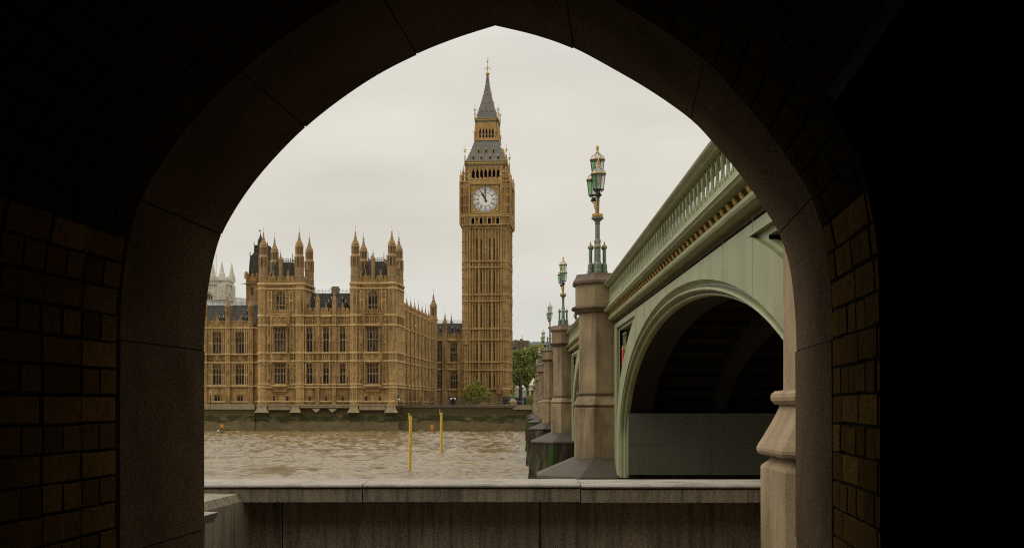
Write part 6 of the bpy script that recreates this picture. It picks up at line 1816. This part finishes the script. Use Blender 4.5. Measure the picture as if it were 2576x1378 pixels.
for sx in (-1, 1):
    for sy in (-1, 1): m.box(sx * .85 - .2, sx * .85 + .2, sy * .85 - .2, sy * .85 + .2, GZ - .1, 3.4)
m.box(-1.1, 1.1, -1.1, 1.1, GZ - .1, .9); m.box(-1.2, 1.2, -1.2, 1.2, 3.4, 3.8); m.box(-1.0, 1.0, -1.0, 1.0, 3.8, 4.6); m.box(-1.15, 1.15, -1.15, 1.15, 4.6, 4.8); obj('frame', m, M['pale'], t)
m = MB(); m.stack(0, 0, [(1.1, 4.8), (.5, 5.8), (.12, 6.4), (.05, 6.7)], 4, rot=pi / 4); obj('roof', m, M['pale'], t)
# street wall behind (runs between the piers)
t = zone('garden_wall', 'dark iron railings on a low wall along the street below the trees', 'railings', 1318, 338)
m = MB(); m.box(-4.5, 4.5, -.1, .1, GZ, .6); obj('base_wall', m, M['pale'], t)
m = MB()
for k in range(46): m.box(-4.5 + k * .2 - .03, -4.5 + k * .2 + .03, -.03, .03, .6, 2.6)
m.box(-4.5, 4.5, -.04, .04, 2.3, 2.4); m.box(-4.5, 4.5, -.04, .04, .8, .9); obj('railing', m, M['ironblack'], t)
# pedestal on the river wall with its cluster of lanterns
D = 265.5; s = D / F
ped = zone('wall_pedestal', 'pale stone pedestal with pyramid top breaking the far river wall', 'pedestal', 1290, D)
m = MB(); m.box(-.75, .75, -.9, 1.2, -2.2, .25); m.box(-.88, .88, -1.0, 1.3, -1.4, -1.15); m.box(-.66, .66, -.8, 1.1, -6.6, -2.2); obj('shaft', m, M['foot'], ped)
m = MB(); m.stack(0, .1, [(.9, .25), (.9, .45), (.5, 1.0), (.2, 1.05)], 4, rot=pi / 4); obj('cap', m, M['foot'], ped)
t = zone('cluster_lamp', 'low green lamp with a cluster of lanterns on the far river wall pedestal', 'street lamp', 1290, D + .1)
m = MB(); m.stack(0, 0, [(.12, 1.02), (.08, 1.2), (.06, 1.5)], 8); m.tube([(-.62, 0, 1.35), (-.3, 0, 1.15), (0, 0, 1.2), (.3, 0, 1.15), (.62, 0, 1.35)], .04, 5); obj('stand', m, M['greendark'], t)
for u in (-.62, -.21, .21, .62):
    m = MB(); m.stack(u, 0, [(.1, 1.35), (.17, 1.8), (.19, 1.85), (.08, 2.0)], 8); o = obj('lantern', m, M['lampgreen'], t)
    m = MB(); m.stack(u, 0, [(.05, 1.98), (.03, 2.12), (.01, 2.25)], 6); obj('finial', m, M['gold'], o)
# iron railing on the river wall between palace and pedestal
t = thing('river_railing', 'thin black iron railing along the river wall right of the palace', 'railing', (PP.P[0], PP.P[1], EYE + GZ), -PA, dz=-GZ)
u0, u1 = PP.u(1003), PP.u(1280); n = 11
for k in range(n + 1):
    m = MB(); u = u0 + (u1 - u0) * k / n; m.box(u - .05, u + .05, 2.75, 2.85, -.36, 1.45 + .15 * (k % 2)); obj('post', m, M['ironblack'], t)
m = MB()
for z in (-.1, .6, 1.25): m.box(u0, u1, 2.78, 2.82, z, z + .05)
nb_ = int((u1 - u0) / .22)
for k in range(nb_): u = u0 + (u1 - u0) * k / nb_; m.box(u - .012, u + .012, 2.785, 2.815, -.1, 1.28, 0)
obj('bars', m, M['ironblack'], t)
# terrace lamp and camera pole
x, y, _ = at_depth(529.5, 1015, 270)
t = thing('terrace_lamp', 'small black lamp post on the terrace at the left edge of the palace', 'lamp post', (x, y, EYE + GZ), -PA, dz=-GZ)
m = MB(); m.tube([(0, 0, GZ), (0, 0, 1.9)], [.12, .07], 6); obj('post', m, M['ironblack'], t)
m = MB(); m.stack(0, 0, [(.12, 1.9), (.24, 2.5), (.27, 2.55), (.1, 2.8), (.03, 3.0)], 6); obj('lantern', m, M['lampclear'], t)
x, y, _ = at_depth(1002.5, 1015, 262.8)
t = thing('camera_pole', 'black security camera pole at the right corner of the palace river front', 'camera pole', (x, y, EYE + GZ), -PA, dz=-GZ)
m = MB(); m.tube([(0, 0, GZ - .5), (0, 0, 1.8)], .07, 6); m.box(-.22, .22, -.05, .05, 1.05, 1.15); obj('pole', m, M['ironblack'], t)
for (u, z, w) in ((-.15, 1.2, .2), (.12, .85, .22), (.05, 1.6, .16)):
    m = MB(); m.prism([(u - w, z), (u + w, z + .03), (u + w, z + .25), (u - w * .6, z + .28)], -.35, .1); obj('camera', m, M['ironblack'] if z != .85 else M['white'], t)

# ================================================================== on the water
def pile(px, py, ptop, w, label, lean):
    d = EYE * F / (py - 1015); x = (px - 1288) / F * d; h = EYE + (1015 - ptop) / F * d
    t = thing('mooring_pile', label, 'mooring pile', (x, d, 0), 0, group='yellow mooring piles')
    m = MB(); m.tube([(0, 0, -2), (0, 0, 0), (lean, 0, h)], [w, w, w * .96], 14); obj('post', m, M['yellow'], t, smooth=False)
    m = MB(); q = [(lean - w * 1.35, h - .02), (lean + w * 1.05, h - .02)] + [(lean - w * .1 + w * 1.15 * cos(a), h + w * 1.5 * sin(a)) for a in [pi / 2 * k / 6 for k in range(7)]] + [(lean - w * 1.35, h + w * 1.1)]
    m.prism(q, -.09, .09); obj('bracket', m, M['yellow'], t)
    return t, lean, h, w
t, l, h, w = pile(1030.5, 1186.5, 1051, .142, 'nearer yellow mooring pile with a forked bracket at its top', .09)
m = MB(); m.tube([(l - .16, 0, h + .1), (l - .2, 0, h + .36), (l - .24, 0, h + .42)], .035, 5); m.tube([(l - .16, 0, h + .1), (l - .12, 0, h + .36), (l - .1, 0, h + .42)], .035, 5); m.tube([(l - .2, 0, h + .02), (l - .22, 0, h - .18)], .03, 5); obj('fork', m, M['yellow'], t)
t, l, h, w = pile(1110, 1140, 1041.5, .155, 'farther yellow mooring pile with a thin rod at its top', .01)
m = MB(); m.tube([(l - .17, 0, h - .1), (l - .18, 0, h + .62)], .022, 5); obj('rod', m, M['white'], t)
m = MB(); m.tube([(l - .17, -.1, h - .1), (l - .17, -.1, h - .25)], .035, 5); obj('clamp', m, M['ironblack'], t)
def buoy(px, py, label, white):
    d = EYE * F / (py - 1015); x = (px - 1288) / F * d
    t = thing('marker_buoy', label, 'marker buoy', (x, d, 0), 0, group='cross topped marker buoys')
    m = MB(); m.stack(0, 0, [(.55, -.2), (.72, .02), (.72, .14), (.5, .22)], 10); obj('float', m, M['ironblack'], t)
    m = MB(); m.tube([(0, 0, .2), (0, 0, 1.15)], .1, 6); obj('mast', m, M['orange'] if not white else M['ironblack'], t)
    m = MB()
    for a in (pi / 4, -pi / 4):
        c, s_ = cos(a), sin(a); q = [(c * .5 - s_ * .09, 1.4 + s_ * .5 + c * .09), (-c * .5 - s_ * .09, 1.4 - s_ * .5 + c * .09), (-c * .5 + s_ * .09, 1.4 - s_ * .5 - c * .09), (c * .5 + s_ * .09, 1.4 + s_ * .5 - c * .09)]
        m.prism(q, -.05 + (.01 if a > 0 else 0), .05 + (.01 if a > 0 else 0))
    m.ball((0, 0, 1.4), .2, 6, 4); m.box(-.05, .05, -.04, .04, 1.75, 1.95); obj('cross', m, M['orange'], t)
    if white: m = MB(); m.ball((-.65, -.2, .45), .2, 8, 5); obj('fender', m, M['white'], t)
buoy(558, 1089, 'orange cross topped buoy floating at left below the palace terrace', True)
buoy(1087, 1090.5, 'orange cross topped buoy floating right, beside the farther yellow pile', False)
def gull(name, label, px, py, d, fly):
    x, y, z = at_depth(px, py, d)
    t = thing(name, label, 'gull', (x, y, EYE + z), .4)
    m = MB(); m.ball((0, 0, 0), .1, 8, 6, (2.1, .9, .85)); m.ball((.22, 0, .07), .06, 6, 5); m.tube([(.26, 0, .07), (.33, 0, .055)], [.02, .005], 5); m.prism([(-.18, -.05), (-.18, .05), (-.36, .06), (-.36, -.06)], .0, .02, 'z')
    obj('body', m, M['white'], t, smooth=True)
    for s in (-1, 1):
        m = MB()
        if fly: m.add([(.1, s * .06, .04), (-.1, s * .06, .04), (-.16, s * .35, .16), (.06, s * .35, .17), (-.3, s * .72, .08)], [(0, 1, 2, 3), (3, 2, 4)]); m.add([(.1, s * .06, .025), (-.1, s * .06, .025), (-.16, s * .35, .145), (.06, s * .35, .155), (-.3, s * .72, .075)], [(3, 2, 1, 0), (4, 2, 3)])
        else: m.ball((-.06, s * .07, .03), .07, 6, 4, (2.2, .5, .8))
        obj('wing', m, M['greymetal'], t)
gull('flying_gull', 'white gull flying in front of the receding flank of the palace', 1047, 819, 225, True)
gull('floating_gull', 'white gull sitting on the water left of the nearer yellow pile', 998, 1193.5, 104.5, False)

# ================================================================== person leaning on the bridge parapet
def person():
    u, v = 3.0, 71.5
    x, y = bpt(u, v); zt_ = EYE + ztop(v)
    t = bpy.data.objects.new('person', None)
    J = {'pelvis': (0, .35, -.18), 'chest': (0, .16, .27), 'neck': (0, .06, .42), 'head0': (0, .02, .52), 'head1': (0, .0, .66),
         'shl': (-.19, .12, .34), 'ell': (-.27, -.08, .10), 'hal': (-.12, -.2, .05), 'shr': (.19, .12, .34), 'elr': (.27, -.08, .10), 'har': (.12, -.2, .05),
         'hil': (-.10, .35, -.25), 'knl': (-.11, .38, -.68), 'anl': (-.11, .42, -1.1), 'tol': (-.12, .28, -1.13), 'hir': (.10, .35, -.25), 'knr': (.11, .36, -.68), 'anr': (.11, .40, -1.1), 'tor': (.12, .26, -1.13)}
    E = [('pelvis', 'chest'), ('chest', 'neck'), ('neck', 'head0'), ('head0', 'head1'), ('chest', 'shl'), ('shl', 'ell'), ('ell', 'hal'), ('chest', 'shr'), ('shr', 'elr'), ('elr', 'har'),
         ('pelvis', 'hil'), ('hil', 'knl'), ('knl', 'anl'), ('anl', 'tol'), ('pelvis', 'hir'), ('hir', 'knr'), ('knr', 'anr'), ('anr', 'tor')]
    Rr = {'pelvis': .15, 'chest': .17, 'neck': .06, 'head0': .09, 'head1': .085, 'shl': .075, 'shr': .075, 'ell': .05, 'elr': .05, 'hal': .04, 'har': .04, 'hil': .1, 'hir': .1, 'knl': .065, 'knr': .065, 'anl': .045, 'anr': .045, 'tol': .035, 'tor': .035}
    names = list(J)
    me = bpy.data.meshes.new('person'); me.from_pydata([J[n] for n in names], [(names.index(a), names.index(b)) for a, b in E], [])
    o = bpy.data.objects.new('person', me); COL.objects.link(o)
    o.location = (x, y, zt_ + .17); o.rotation_euler = (0, 0, -BA - pi / 2)
    bpy.data.objects.remove(t)
    sk = o.modifiers.new('skin', 'SKIN')
    for k, n in enumerate(names): me.skin_vertices[0].data[k].radius = (Rr[n], Rr[n] * (.8 if n in ('chest', 'pelvis') else 1))
    me.skin_vertices[0].data[0].use_root = True
    o.modifiers.new('sub', 'SUBSURF').render_levels = 2
    me.materials.append(M['cloth'])
    tag(o, 'man with dark hair in a dark navy coat leaning over the bridge parapet', 'person')
    m = MB(); m.ball((0, -.01, .6), .1, 10, 8, (.82, 1, 1.18)); m.ball((0, -.11, .585), .022, 6, 4)
    for s in (-1, 1): m.ball((s * .082, .0, .6), .025, 6, 4, (.5, 1, 1.2))
    obj('face', m, M['skin'], o, smooth=True)
    m = MB(); m.ball((0, .02, .645), .105, 10, 8, (.86, 1, .95)); obj('hair', m, M['hair'], o, smooth=True)
    for s in (-1, 1):
        m = MB(); m.ball((s * .12, -.22, .045), .04, 8, 5, (1, 1.1, .5))
        for k in range(4): m.tube([(s * (.09 + k * .02), -.25, .05), (s * (.088 + k * .021), -.29 - .008 * (k in (1, 2)), .042), (s * (.087 + k * .021), -.315, .02)], [.010, .009, .007], 5)
        m.tube([(s * .085, -.21, .05), (s * .065, -.245, .04), (s * .06, -.27, .028)], [.012, .010, .008], 5)
        obj('hand', m, M['skin'], o, smooth=True)
person()
